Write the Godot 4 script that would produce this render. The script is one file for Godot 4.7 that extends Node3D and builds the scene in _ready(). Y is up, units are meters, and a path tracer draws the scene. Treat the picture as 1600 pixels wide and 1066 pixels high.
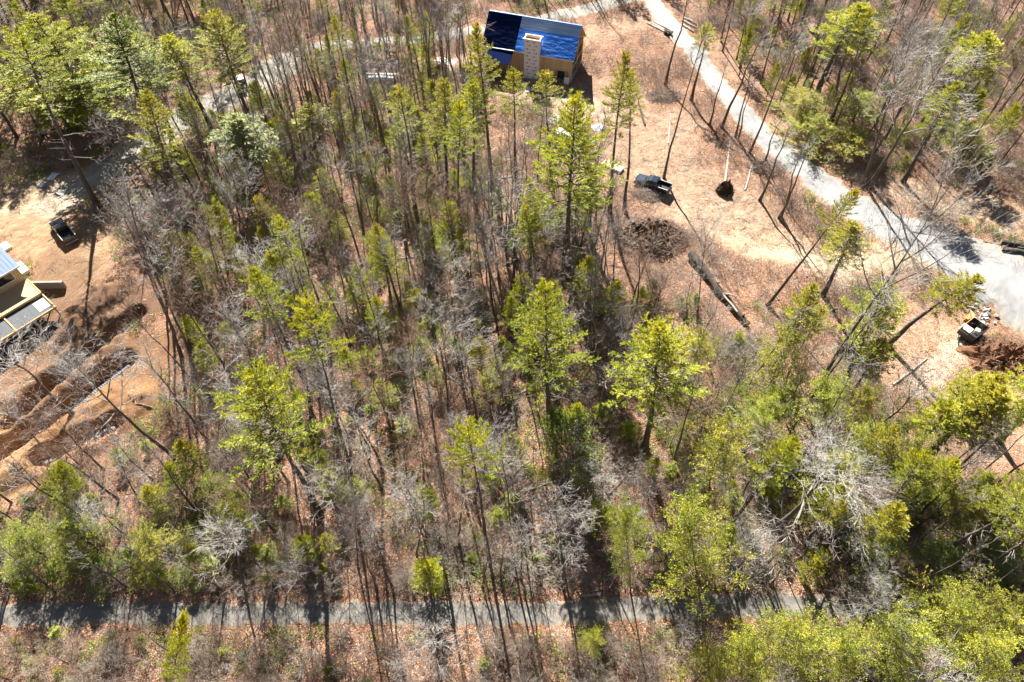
extends Node3D
# A wooded hillside lot seen from the air in late winter: gravel drives, a house under construction, a cabin, parked vehicles and several hundred trees.
# x runs to the right, -z away from the camera, metres; every place below is a ground position.

const UP := Vector3.UP

# ---------------------------------------------------------------- geometry
class Geo:
	var v := PackedVector3Array()
	var n := PackedVector3Array()
	var c := PackedColorArray()
	func tri(a: Vector3, b: Vector3, d: Vector3, col: Color) -> void:
		var nn := (d - a).cross(b - a).normalized()
		v.append(a); v.append(b); v.append(d)
		n.append(nn); n.append(nn); n.append(nn)
		c.append(col); c.append(col); c.append(col)
	func quad(a: Vector3, b: Vector3, d: Vector3, e: Vector3, col: Color) -> void:
		tri(a, b, d, col); tri(a, d, e, col)
	func tube(a: Vector3, b: Vector3, ra: float, rb: float, sides: int, col: Color, col2 := Color(-1, 0, 0)) -> void:
		if col2.r < 0.0: col2 = col
		var d := (b - a).normalized()
		var s := d.cross(Vector3.UP if absf(d.y) < 0.9 else Vector3.RIGHT).normalized()
		var t := s.cross(d)
		for i in sides:
			var p := TAU * i / sides
			var q := TAU * (i + 1) / sides
			var e0 := s * cos(p) + t * sin(p)
			var e1 := s * cos(q) + t * sin(q)
			var k0 := a + e0 * ra
			var k1 := a + e1 * ra
			var k2 := b + e1 * rb
			var k3 := b + e0 * rb
			v.append(k0); v.append(k1); v.append(k2)
			n.append(e0); n.append(e1); n.append(e1)
			c.append(col); c.append(col); c.append(col2)
			if rb > 0.0005:
				v.append(k0); v.append(k2); v.append(k3)
				n.append(e0); n.append(e1); n.append(e0)
				c.append(col); c.append(col2); c.append(col2)
	func disc(a: Vector3, d: Vector3, r: float, sides: int, col: Color) -> void:
		var s := d.cross(Vector3.UP if absf(d.y) < 0.9 else Vector3.RIGHT).normalized()
		var t := s.cross(d)
		for i in sides:
			var p := TAU * i / sides
			var q := TAU * (i + 1) / sides
			tri(a, a + (s * cos(q) + t * sin(q)) * r, a + (s * cos(p) + t * sin(p)) * r, col)
	func log_(a: Vector3, b: Vector3, ra: float, rb: float, sides: int, col: Color, cut: Color) -> void:
		tube(a, b, ra, rb, sides, col)
		disc(a, (a - b).normalized(), ra, sides, cut)
		disc(b, (b - a).normalized(), rb, sides, cut)
	func blade(p: Vector3, d: Vector3, side: Vector3, w: float, col: Color) -> void:
		tri(p - side * w, p + side * w, p + d, col)
	func leaf(p: Vector3, d: Vector3, side: Vector3, w: float, col: Color) -> void:
		var m := p + d * 0.5
		quad(p, m + side * w, p + d, m - side * w, col)
	# a box with chamfered vertical and horizontal edges
	func box(at: Vector3, size: Vector3, col: Color, turn := Basis.IDENTITY, ch := 0.0) -> void:
		var h := size * 0.5
		var k := minf(ch, minf(h.x, minf(h.y, h.z)) * 0.8)
		var f := func(x: float, y: float, z: float) -> Vector3: return at + turn * Vector3(x, y, z)
		if k <= 0.0:
			var p: Array[Vector3] = []
			for i in 8: p.append(f.call(h.x * (1 if i & 1 else -1), h.y * (1 if i & 2 else -1), h.z * (1 if i & 4 else -1)))
			quad(p[0], p[2], p[3], p[1], col); quad(p[4], p[5], p[7], p[6], col)
			quad(p[0], p[4], p[6], p[2], col); quad(p[1], p[3], p[7], p[5], col)
			quad(p[2], p[6], p[7], p[3], col); quad(p[0], p[1], p[5], p[4], col)
			return
		var pts := PackedVector3Array()
		for i in 8:
			var sx := 1.0 if i & 1 else -1.0
			var sy := 1.0 if i & 2 else -1.0
			var sz := 1.0 if i & 4 else -1.0
			pts.append(f.call(sx * h.x, sy * (h.y - k), sz * (h.z - k)))
			pts.append(f.call(sx * (h.x - k), sy * h.y, sz * (h.z - k)))
			pts.append(f.call(sx * (h.x - k), sy * (h.y - k), sz * h.z))
		hull(pts, at, col)
	# convex hull of a few points, by testing every plane through three of them
	func hull(p: PackedVector3Array, mid: Vector3, col: Color) -> void:
		var done := {}
		for i in p.size():
			for j in range(i + 1, p.size()):
				for k in range(j + 1, p.size()):
					var nn := (p[j] - p[i]).cross(p[k] - p[i])
					if nn.length() < 1e-7: continue
					nn = nn.normalized()
					var o := nn.dot(p[i])
					if nn.dot(mid) > o: nn = -nn; o = -o
					var key := "%d %d %d %d" % [roundi(nn.x * 300), roundi(nn.y * 300), roundi(nn.z * 300), roundi(o * 300)]
					if done.has(key): continue
					var face := PackedVector3Array()
					var fits := true
					for q in p:
						var d := nn.dot(q) - o
						if d > 1e-4: fits = false; break
						if d > -1e-4: face.append(q)
					if not fits or face.size() < 3: continue
					done[key] = true
					var g := Vector3.ZERO
					for q in face: g += q
					g /= face.size()
					var s := (face[0] - g).normalized()
					var t := nn.cross(s)
					var order := Array(face)
					order.sort_custom(func(a, b): return atan2((a - g).dot(t), (a - g).dot(s)) > atan2((b - g).dot(t), (b - g).dot(s)))
					for m in range(1, order.size() - 1): tri(order[0], order[m], order[m + 1], col)
	# a profile in x,y (counter-clockwise) pushed along z; narrower at the top by taper
	func prism(prof: PackedVector2Array, z0: float, z1: float, col: Color, taper := 0.0, y_from := 0.0, y_to := 1.0) -> void:
		var at := func(q: Vector2, z: float) -> Vector3:
			var k := clampf((q.y - y_from) / maxf(y_to - y_from, 1e-4), 0, 1)
			return Vector3(q.x, q.y, z * (1.0 - taper * k))
		var m := prof.size()
		for i in m:
			var a := prof[i]
			var b := prof[(i + 1) % m]
			quad(at.call(a, z1), at.call(a, z0), at.call(b, z0), at.call(b, z1), col)
		var idx := Geometry2D.triangulate_polygon(prof)
		for i in range(0, idx.size(), 3):
			var a: Vector2 = prof[idx[i]]
			var b: Vector2 = prof[idx[i + 1]]
			var d: Vector2 = prof[idx[i + 2]]
			if (b - a).cross(d - a) < 0.0:
				var w := b; b = d; d = w
			tri(at.call(a, z1), at.call(d, z1), at.call(b, z1), col)
			tri(at.call(a, z0), at.call(b, z0), at.call(d, z0), col)
	func mesh(m: Material) -> ArrayMesh:
		var a := []
		a.resize(Mesh.ARRAY_MAX)
		a[Mesh.ARRAY_VERTEX] = v; a[Mesh.ARRAY_NORMAL] = n; a[Mesh.ARRAY_COLOR] = c
		var o := ArrayMesh.new()
		o.add_surface_from_arrays(Mesh.PRIMITIVE_TRIANGLES, a)
		o.surface_set_material(0, m)
		return o

var names := {}
func numbered(called: String) -> String:
	names[called] = names.get(called, -1) + 1
	return called if names[called] == 0 else "%s_%03d" % [called, names[called]]

func tag(o: Node, label: String, category: String, group := "", kind := "") -> Node:
	if label: o.set_meta("label", label)
	if category: o.set_meta("category", category)
	if group: o.set_meta("group", group)
	if kind: o.set_meta("kind", kind)
	return o

func thing(called: String, label: String, category: String, at := Vector3.ZERO, turn := 0.0, group := "") -> Node3D:
	var o := Node3D.new()
	o.name = numbered(called)
	add_child(o)
	o.position = at
	o.rotation.y = turn
	tag(o, label, category, group)
	return o

func put(called: String, g: Variant, m: Material, parent: Node = self) -> MeshInstance3D:
	var o := MeshInstance3D.new()
	o.name = numbered(called) if parent == self else called
	o.mesh = g.mesh(m) if g is Geo else g
	if m and not g is Geo: o.material_override = m
	parent.add_child(o, true)
	return o

func struct(called: String, g: Variant, m: Material) -> MeshInstance3D:
	var o := put(called, g, m)
	o.set_meta("kind", "structure")
	return o

# ---------------------------------------------------------------- materials
var M := {}
var tex := {}
func grain(key: String, freq: float, ramp: Array, octaves := 5, size := 512, kind := FastNoiseLite.TYPE_SIMPLEX_SMOOTH) -> NoiseTexture2D:
	if tex.has(key): return tex[key]
	var f := FastNoiseLite.new()
	f.seed = hash(key) % 10000
	f.noise_type = kind
	f.frequency = freq
	f.fractal_octaves = octaves
	f.fractal_gain = 0.6
	var t := NoiseTexture2D.new()
	t.width = size; t.height = size; t.seamless = true; t.noise = f
	var g := Gradient.new()
	var off := PackedFloat32Array()
	var cols := PackedColorArray()
	for i in ramp.size():
		off.append(float(i) / (ramp.size() - 1))
		cols.append(ramp[i])
	g.offsets = off; g.colors = cols
	t.color_ramp = g
	tex[key] = t
	return t

func gr(x: float) -> Color: return Color(x, x, x)

func mat(key: String, tint := Color.WHITE, rough := 0.85, t: Texture2D = null, scale := 1.0, metal := 0.0, world := false) -> StandardMaterial3D:
	var m := StandardMaterial3D.new()
	m.resource_name = key
	m.vertex_color_use_as_albedo = true
	m.albedo_color = tint
	m.roughness = rough
	m.metallic = metal
	if t:
		m.albedo_texture = t
		m.uv1_triplanar = true
		m.uv1_world_triplanar = world
		m.uv1_scale = Vector3.ONE * scale
	M[key] = m
	return m

func leaf_mat(key: String, tint: Color, glow: Color) -> void:
	var m := mat(key, tint.linear_to_srgb(), 0.55)
	m.cull_mode = BaseMaterial3D.CULL_DISABLED
	m.backlight_enabled = true
	m.backlight = glow.linear_to_srgb()

func materials() -> void:
	var t := grain("bark", 0.02, [gr(0.45), gr(0.75), gr(1.0), gr(0.8)], 5)
	mat("bark", Color.WHITE, 0.95, t, 0.9)
	mat("twig", Color.WHITE, 0.9)
	mat("twig_pale", Color(1.08, 1.09, 1.09), 0.9)
	mat("twig_dark", Color(0.74, 0.71, 0.69), 0.9)
	mat("twig_brown", Color(0.88, 0.76, 0.68), 0.9)
	# colours of foliage are per leaf (linear); these tint whole trees
	leaf_mat("needle", Color(1.10, 1.12, 1.0), Color(0.62, 0.68, 0.05))
	leaf_mat("needle_yellow", Color(1.25, 1.25, 0.95), Color(0.70, 0.74, 0.04))
	leaf_mat("needle_dark", Color(0.6, 0.72, 0.8), Color(0.06, 0.09, 0.02))
	leaf_mat("needle_olive", Color(1.16, 1.07, 1.0), Color(0.52, 0.55, 0.05))
	leaf_mat("leaf", Color(1.08, 1.15, 1.15), Color(0.55, 0.66, 0.06))
	leaf_mat("leaf_yellow", Color(1.24, 1.27, 1.2), Color(0.70, 0.74, 0.05))
	leaf_mat("leaf_dark", Color(0.55, 0.7, 0.75), Color(0.05, 0.08, 0.02))
	leaf_mat("leaf_grey", Color(1.05, 1.1, 2.2), Color(0.16, 0.2, 0.07))
	leaf_mat("leaf_olive", Color(1.16, 1.1, 1.2), Color(0.54, 0.55, 0.06))
	var litter := mat("litter", Color.WHITE, 0.95, grain("litter", 0.035, [Color(0.3, 0.26, 0.24), Color(0.62, 0.56, 0.52), Color(0.9, 0.86, 0.83), Color(1, 0.98, 0.95), Color(0.75, 0.62, 0.55)], 6, 1024), 0.21, 0.0, true)
	litter.heightmap_enabled = true
	litter.heightmap_texture = grain("litter_relief", 0.05, [gr(0), gr(1)], 5, 512)
	litter.heightmap_scale = 6.0
	mat("dead_leaf", Color.WHITE, 0.8)
	var gravel := mat("gravel", Color.WHITE, 0.95, grain("gravel", 0.06, [gr(0.5), gr(0.8), gr(0.95), gr(1.0)], 6, 1024), 0.25, 0.0, true)
	gravel.heightmap_enabled = true
	gravel.heightmap_texture = grain("gravel_relief", 0.18, [gr(0), gr(1)], 3, 512)
	gravel.heightmap_scale = 2.0
	var soil := mat("soil", Color.WHITE, 1.0, grain("soil", 0.03, [gr(0.55), gr(0.8), gr(1.0), gr(0.85)], 6, 1024), 0.3, 0.0, true)
	soil.heightmap_enabled = true
	soil.heightmap_texture = grain("soil_relief", 0.06, [gr(0), gr(1)], 5, 512)
	soil.heightmap_scale = 12.0
	mat("wood", Color.WHITE, 0.8, grain("wood", 0.012, [gr(0.8), gr(0.95), gr(1.0), gr(0.88)], 4), 0.6)
	mat("paint", Color.WHITE, 0.45)
	mat("cloth", Color.WHITE, 0.85).metallic_specular = 0.12
	var car := mat("car_paint", Color.WHITE, 0.22, null, 1.0, 0.25)
	car.clearcoat_enabled = true
	car.clearcoat = 0.9
	car.clearcoat_roughness = 0.06
	mat("rubber", Color.WHITE, 0.85)
	mat("glass_dark", Color.WHITE, 0.06)
	mat("metal", Color.WHITE, 0.35, null, 1.0, 0.8)
	var film := mat("roof_film", Color.WHITE, 0.42, grain("film", 0.02, [gr(0.92), gr(1.0), gr(0.96)], 4), 0.4)
	film.normal_enabled = true
	var f := FastNoiseLite.new()
	f.seed = 5; f.frequency = 0.012; f.fractal_octaves = 4
	var nt := NoiseTexture2D.new()
	nt.noise = f; nt.width = 512; nt.height = 512; nt.seamless = true; nt.as_normal_map = true; nt.bump_strength = 9.0
	film.normal_texture = nt
	film.normal_scale = 0.3

# ---------------------------------------------------------------- terrain
var rough_noise := FastNoiseLite.new()
var patch_noise := FastNoiseLite.new()
var fine_noise := FastNoiseLite.new()
# each trench: from, to (x, z), half width
var trenches := [
	[Vector2(-59.48, -41.41), Vector2(-50.10, -58.12)], [Vector2(-58.46, -36.86), Vector2(-48.93, -50.75)], [Vector2(-53.43, -36.37), Vector2(-47.16, -41.23)]]
var spoil := [
	[Vector2(-59.44, -39.01), Vector2(-51.20, -53.50), 1.5], [Vector2(-56.50, -35.73), Vector2(-47.86, -45.18), 1.9], [Vector2(-50.90, -35.33), Vector2(-44.60, -44.72), 1.5], [Vector2(-61.84, -44.26), Vector2(-55.97, -50.95), 1.4], [Vector2(-56.70, -32.99), Vector2(-53.67, -35.89), 1.3], [Vector2(-58.06, -56.69), Vector2(-54.48, -65.31), 2.4]]
# bare soil and thin straw: from, to (x, z), radius, colour, strength
var earth := [
	[Vector2(18.26, -108.81), Vector2(19.38, -92.41), 8.0, Color(0.47, 0.345, 0.23), 0.8],
	[Vector2(22.84, -90.75), Vector2(33.89, -78.49), 7.5, Color(0.48, 0.375, 0.25), 0.85],
	[Vector2(27.11, -78.49), Vector2(39.79, -70.98), 5.0, Color(0.53, 0.43, 0.295), 0.95],
	[Vector2(32.65, -72.29), Vector2(45.00, -66.53), 3.0, Color(0.64, 0.52, 0.34), 1.0],
	[Vector2(44.45, -67.78), Vector2(63.18, -71.63), 4.2, Color(0.60, 0.50, 0.34), 0.9],
	[Vector2(23.84, -82.89), Vector2(28.54, -101.17), 4.0, Color(0.48, 0.375, 0.255), 0.8],
	[Vector2(61.59, -82.89), Vector2(79.33, -74.31), 4.5, Color(0.56, 0.44, 0.27), 0.9],
	[Vector2(51.91, -90.75), Vector2(64.45, -79.93), 2.6, Color(0.54, 0.39, 0.24), 0.8],
	[Vector2(38.85, -128.43), Vector2(47.58, -94.09), 3.0, Color(0.50, 0.35, 0.22), 0.7],
	[Vector2(50.84, -48.01), Vector2(57.59, -52.99), 3.0, Color(0.66, 0.56, 0.42), 1.0],
	[Vector2(47.05, -50.95), Vector2(58.46, -59.46), 4.0, Color(0.55, 0.41, 0.26), 0.8],
	[Vector2(61.83, -57.24), Vector2(70.12, -55.08), 3.0, Color(0.50, 0.33, 0.19), 0.8],
	[Vector2(54.98, -39.01), Vector2(64.50, -43.36), 4.0, Color(0.55, 0.42, 0.28), 0.8],
	[Vector2(-74.90, -77.07), Vector2(-61.26, -69.04), 6.5, Color(0.46, 0.325, 0.18), 0.95],
	[Vector2(-75.83, -81.40), Vector2(-68.14, -84.40), 5.0, Color(0.55, 0.44, 0.28), 0.9],
	[Vector2(-67.96, -81.40), Vector2(-60.89, -99.35), 4.0, Color(0.62, 0.56, 0.44), 0.9],
	[Vector2(-60.89, -99.35), Vector2(-44.70, -114.95), 3.4, Color(0.62, 0.57, 0.48), 0.9],
	[Vector2(-63.90, -66.53), Vector2(-55.88, -59.46), 5.5, Color(0.27, 0.175, 0.095), 0.95],
	[Vector2(-61.77, -55.08), Vector2(-48.51, -60.59), 4.0, Color(0.17, 0.10, 0.055), 0.95],  # soil darkened for the tree shade lying here
	[Vector2(-63.11, -47.05), Vector2(-47.05, -50.95), 6.0, Color(0.235, 0.135, 0.06), 0.95],
	[Vector2(-59.44, -39.01), Vector2(-45.92, -45.18), 5.0, Color(0.30, 0.165, 0.062), 1.0],
	[Vector2(-57.58, -34.93), Vector2(-52.93, -34.15), 4.0, Color(0.50, 0.33, 0.16), 0.9],
	[Vector2(0.00, -110.81), Vector2(15.67, -104.92), 4.5, Color(0.55, 0.48, 0.38), 0.8],
	[Vector2(-16.81, -119.25), Vector2(-4.85, -121.48), 3.0, Color(0.52, 0.42, 0.32), 0.7],
	[Vector2(12.53, -128.43), Vector2(27.21, -135.85), 5.0, Color(0.54, 0.40, 0.26), 0.7]]

func seg_dist(p: Vector2, a: Vector2, b: Vector2) -> float:
	var d := b - a
	var k := clampf((p - a).dot(d) / maxf(d.length_squared(), 1e-6), 0.0, 1.0)
	return p.distance_to(a + d * k)

func height(x: float, z: float) -> float:
	var y := rough_noise.get_noise_2d(x, z) * 0.9 + fine_noise.get_noise_2d(x * 2.0, z * 2.0) * 0.12
	if x < -24.0 and z < -28.0 and z > -95.0:
		var p := Vector2(x, z)
		for s in spoil:
			var d := seg_dist(p, s[0], s[1])
			var w: float = s[2]
			if d < w * 1.6:
				y += (0.95 + fine_noise.get_noise_2d(x * 5.0, z * 5.0) * 0.55) * smoothstep(w * 1.6, 0.1, d)
		for s in trenches:
			var d := seg_dist(p, s[0], s[1])
			y -= 1.75 * smoothstep(1.55, 0.85, d + fine_noise.get_noise_2d(x * 6.0, z * 6.0) * 0.16)
	return y

func on_ground(p: Vector2, up := 0.0) -> Vector3: return Vector3(p.x, height(p.x, p.y) + up, p.y)

func ground_color(x: float, z: float) -> Color:
	var p := Vector2(x, z)
	var a := patch_noise.get_noise_2d(x, z)
	var b := fine_noise.get_noise_2d(x * 3.0, z * 3.0)
	var e := fine_noise.get_noise_2d(x * 11.0 + 50.0, z * 11.0)
	var c := Color(0.275, 0.138, 0.088).lerp(Color(0.45, 0.27, 0.18), clampf(0.5 + a * 1.1 + b * 0.5, 0, 1))
	c = c.lerp(Color(0.20, 0.115, 0.07), clampf(-0.1 + b * 0.9 - a * 0.4 + e * 0.5, 0, 0.75))
	c = c.lerp(Color(0.55, 0.40, 0.28), clampf(e * 1.3 - 0.25, 0, 0.6))
	for s in earth:
		var r: float = s[2]
		var d := seg_dist(p, s[0], s[1]) + (a * 2.5 + b * 1.6)
		if d < r * 1.3:
			var k: float = s[4] * smoothstep(r * 1.3, r * 0.55, d)
			k *= clampf(0.95 + b * 0.9 + e * 0.5, 0.25, 1.0)
			var q: Color = s[3]
			var w := 1.0 + e * 0.55 + b * 0.2
			c = c.lerp(Color(q.r * w * 0.96, q.g * w * 0.99, q.b * w * 1.08), k)
	c.a = 1.0
	return c

func make_ground() -> void:
	rough_noise.seed = 3; rough_noise.frequency = 0.03; rough_noise.fractal_octaves = 3
	patch_noise.seed = 9; patch_noise.frequency = 0.055; patch_noise.fractal_octaves = 4
	fine_noise.seed = 21; fine_noise.frequency = 0.12; fine_noise.fractal_octaves = 4
	var xs := PackedFloat32Array()
	var zs := PackedFloat32Array()
	var x := -420.0
	while x < 420.0:
		xs.append(x)
		x += 0.42 if absf(x) < 72.0 else (0.9 if absf(x) < 118.0 else 14.0)
	var z := -560.0
	while z < 60.0:
		zs.append(z)
		z += 0.42 if z > -105.0 and z < 0.0 else (0.7 if z > -160.0 and z < 5.0 else 12.0)
	var nx := xs.size()
	var nz := zs.size()
	var v := PackedVector3Array()
	var c := PackedColorArray()
	v.resize(nx * nz); c.resize(nx * nz)
	for j in nz:
		for i in nx:
			v[j * nx + i] = Vector3(xs[i], height(xs[i], zs[j]), zs[j])
			c[j * nx + i] = ground_color(xs[i], zs[j])
	var n := PackedVector3Array()
	n.resize(nx * nz)
	for j in nz:
		for i in nx:
			var l := v[j * nx + maxi(i - 1, 0)]
			var r := v[j * nx + mini(i + 1, nx - 1)]
			var f := v[maxi(j - 1, 0) * nx + i]
			var k := v[mini(j + 1, nz - 1) * nx + i]
			n[j * nx + i] = (k - f).cross(r - l).normalized()
	var idx := PackedInt32Array()
	idx.resize((nx - 1) * (nz - 1) * 6)
	var w := 0
	for j in nz - 1:
		for i in nx - 1:
			var q := j * nx + i
			idx[w] = q; idx[w + 1] = q + 1; idx[w + 2] = q + nx
			idx[w + 3] = q + 1; idx[w + 4] = q + nx + 1; idx[w + 5] = q + nx
			w += 6
	var a := []
	a.resize(Mesh.ARRAY_MAX)
	a[Mesh.ARRAY_VERTEX] = v; a[Mesh.ARRAY_NORMAL] = n; a[Mesh.ARRAY_COLOR] = c; a[Mesh.ARRAY_INDEX] = idx
	var m := ArrayMesh.new()
	m.add_surface_from_arrays(Mesh.PRIMITIVE_TRIANGLES, a)
	m.surface_set_material(0, M.litter)
	struct("ground", m, M.litter)

# a road laid over the ground: centre points with half widths, ragged edges
var roads := []
func ribbon(called: String, pts: Array, m: Material, col: Color, edge_col: Color, ragged: float, up: float) -> void:
	var curve := Curve3D.new()
	for i in pts.size():
		var p: Vector3 = pts[i]
		var t := (pts[mini(i + 1, pts.size() - 1)] - pts[maxi(i - 1, 0)]) as Vector3
		t /= 6.0
		curve.add_point(p, -t, t)
	curve.bake_interval = 0.35
	var b := curve.get_baked_points()
	var g := Geo.new()
	var across := 17
	var rows := []
	for i in b.size():
		var p := b[i]
		var d := (b[mini(i + 1, b.size() - 1)] - b[maxi(i - 1, 0)])
		var s := Vector2(-d.z, d.x).normalized()
		var w := p.y
		var row := PackedVector3Array()
		var wl := w * (1.0 + fine_noise.get_noise_2d(p.x * 4.0 + 31.0, p.z * 4.0) * ragged)
		var wr := w * (1.0 + fine_noise.get_noise_2d(p.x * 4.0 - 77.0, p.z * 4.0 + 9.0) * ragged)
		for k in across:
			var u := float(k) / (across - 1) * 2.0 - 1.0
			var q := Vector2(p.x, p.z) + s * u * (wl if u < 0.0 else wr)
			row.append(Vector3(q.x, height(q.x, q.y) + up * (1.0 - pow(absf(u), 6.0)) + 0.03 - 0.05 * pow(absf(u), 8.0), q.y))
		rows.append(row)
		roads.append([Vector2(p.x, p.z), w])
	var cols := PackedColorArray()
	for i in b.size():
		for k in across:
			var u := absf(float(k) / (across - 1) * 2.0 - 1.0)
			var q: Vector3 = rows[i][k]
			var e := fine_noise.get_noise_2d(q.x * 7.0, q.z * 7.0)
			var f := patch_noise.get_noise_2d(q.x * 2.0, q.z * 2.0)
			var cc := col.lerp(edge_col, clampf(smoothstep(0.55, 1.0, u) + e * 0.35 + f * 0.25, 0, 1))
			var track := exp(-pow((u - 0.42 + f * 0.12) / 0.13, 2.0))
			cols.append(cc * (1.0 + e * 0.22 + f * 0.25 - 0.14 * track))
	for i in b.size() - 1:
		for k in across - 1:
			var p0: Vector3 = rows[i][k]
			var p1: Vector3 = rows[i][k + 1]
			var p2: Vector3 = rows[i + 1][k + 1]
			var p3: Vector3 = rows[i + 1][k]
			var at := g.v.size()
			g.quad(p0, p3, p2, p1, col)
			var n := (p2 - p0).cross(p1 - p3).normalized()
			if n.y < 0.0: n = -n
			for q in 6: g.n[at + q] = n
			g.c[at] = cols[i * across + k]; g.c[at + 1] = cols[(i + 1) * across + k]; g.c[at + 2] = cols[(i + 1) * across + k + 1]
			g.c[at + 3] = cols[i * across + k]; g.c[at + 4] = cols[(i + 1) * across + k + 1]; g.c[at + 5] = cols[i * across + k + 1]
	struct(called, g, m)

func road_dist(p: Vector2) -> float:
	var best := 99.0
	for i in range(0, roads.size(), 3):
		var q: Vector2 = roads[i][0]
		if absf(q.x - p.x) < 9.0 and absf(q.y - p.y) < 9.0:
			best = minf(best, q.distance_to(p) - roads[i][1])
	return best

# ---------------------------------------------------------------- plants
func any(r: RandomNumberGenerator) -> Vector3:
	return Vector3(r.randf_range(-1, 1), r.randf_range(-1, 1), r.randf_range(-1, 1))

func trunk_line(g: Geo, r: RandomNumberGenerator, h: float, r0: float, wob: float, lo: Color, hi: Color, steps := 9, tip := 0.12) -> PackedVector3Array:
	var pts := PackedVector3Array([Vector3(0, -0.5, 0)])
	var d := Vector3.ZERO
	for i in range(1, steps + 1):
		d += any(r) * wob * (0.25 if i < 3 else 1.0)
		d *= 0.75
		var p := pts[i - 1]
		pts.append(Vector3(p.x + d.x, h * i / steps, p.z + d.z))
	for i in steps:
		var t0 := float(i) / steps
		var t1 := float(i + 1) / steps
		var ra := r0 * lerpf(1.0, tip, pow(t0, 0.85)) * (1.45 if i == 0 else 1.0)
		g.tube(pts[i], pts[i + 1], ra, r0 * lerpf(1.0, tip, pow(t1, 0.85)), 7, lo.lerp(hi, t0), lo.lerp(hi, t1))
	return pts

func along(pts: PackedVector3Array, t: float) -> Vector3:
	var k := clampf(t, 0.0, 0.999) * (pts.size() - 1)
	return pts[int(k)].lerp(pts[int(k) + 1], k - int(k))

# one needle brush: blades fanned round a direction
func tuft(g: Geo, r: RandomNumberGenerator, p: Vector3, d: Vector3, l: float, w: float, count: int, col: Color) -> void:
	for i in count:
		var e := (d + any(r) * 0.75).normalized()
		var s := e.cross(UP + any(r) * 0.5).normalized()
		var k := r.randf_range(0.72, 1.3)
		g.blade(p, e * l * r.randf_range(0.7, 1.25), s, w, Color(col.r * k, col.g * k, col.b * k))

func pine_mesh(seed_: int, h: float, crown_from: float, spread: float, whorl: float, limbs: int, tuft_len: float, dense: float, sparse_low: float) -> Array:
	var r := RandomNumberGenerator.new()
	r.seed = seed_
	var gt := Geo.new()
	var gd := Geo.new()
	var gc := Geo.new()
	var pts := trunk_line(gt, r, h, 0.013 * h + 0.03, 0.006 * h, Color(0.115, 0.088, 0.068), Color(0.20, 0.175, 0.15), 11, 0.06)
	var y := crown_from * h
	# dead stubs under the crown
	var yd := crown_from * h * 0.45
	while yd < y:
		var a := r.randf() * TAU
		var d := Vector3(cos(a), r.randf_range(-0.25, 0.25), sin(a)).normalized()
		var p := along(pts, yd / h)
		var l := r.randf_range(0.5, 1.0) * spread * 0.5
		var q := p + d * l * 0.6
		gd.tube(p, q, 0.03, 0.018, 3, Color(0.26, 0.235, 0.21))
		gd.tube(q, q + (d + any(r) * 0.4) * l * 0.4, 0.018, 0.004, 3, Color(0.28, 0.255, 0.23))
		for k in 3:
			var o := p.lerp(q, r.randf_range(0.4, 1.0))
			gd.tube(o, o + (d + any(r) * 0.9).normalized() * l * 0.35, 0.012, 0.0, 3, Color(0.30, 0.27, 0.24))
		yd += whorl * 0.5
	var az := r.randf() * TAU
	while y < h * 0.985:
		var t := (y / h - crown_from) / (1.0 - crown_from)
		var prof := spread * pow(1.0 - pow(t, 1.35), 0.85) * (0.55 + 0.45 * smoothstep(0.0, 0.28, t)) + 0.25
		var n := limbs if t < 0.8 else limbs - 1
		for i in n:
			if r.randf() > lerpf(sparse_low, 1.0, smoothstep(0.0, 0.35, t)): continue
			az += TAU / n + r.randf_range(-0.45, 0.45)
			var elev := lerpf(-0.08, 0.85, pow(t, 1.6)) + r.randf_range(-0.12, 0.2)
			var l := prof * r.randf_range(0.62, 1.16)
			var d := Vector3(cos(az) * cos(elev), sin(elev), sin(az) * cos(elev))
			var p := along(pts, (y + r.randf_range(-0.2, 0.2)) / h)
			var limb_tint := r.randf_range(0.82, 1.22)
			var col := Color(0.265, 0.305, 0.034).lerp(Color(0.44, 0.40, 0.034), clampf(t * 0.8 + r.randf_range(-0.35, 0.35), 0, 1))
			col = Color(col.r * limb_tint, col.g * limb_tint, col.b * limb_tint)
			var segs := 4
			var rr := 0.018 * l + 0.012
			for s in segs:
				var u := float(s) / segs
				d = (d + UP * (0.05 + 0.05 * t) + any(r) * 0.08).normalized()
				var q := p + d * l / segs
				gd.tube(p, q, rr * (1.0 - u * 0.8), rr * (1.0 - (u + 1.0 / segs) * 0.8), 3, Color(0.16, 0.13, 0.10))
				var side := d.cross(UP).normalized()
				if s > 0 or t > 0.55:
					var twigs := maxi(2, int(l * 0.95 * dense))
					for k in twigs:
						var o := p.lerp(q, r.randf())
						var sd := 1.0 if r.randf() < 0.5 else -1.0
						var td := (d * 0.8 + side * sd * r.randf_range(0.3, 1.0) + UP * r.randf_range(-0.12, 0.3)).normalized()
						var tl := r.randf_range(0.35, 0.8) * (0.45 + 0.24 * l * (1.1 - u))
						var m := maxi(2, int(tl / 0.17))
						for e in m:
							var o2 := o + td * tl * (e + 0.6) / m
							tuft(gc, r, o2, (td + UP * 0.25).normalized(), tuft_len, tuft_len * 0.13, 5, col)
				p = q
			for e in 4: tuft(gc, r, p - d * 0.12 * e, (d + UP * 0.2).normalized(), tuft_len, tuft_len * 0.13, 6, col)
		y += whorl * r.randf_range(0.75, 1.25) * lerpf(1.0, 0.7, t)
	return [["trunk", gt.mesh(M.bark)], ["limbs", gd.mesh(M.twig)], ["crown", gc.mesh(M.needle)]]

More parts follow.
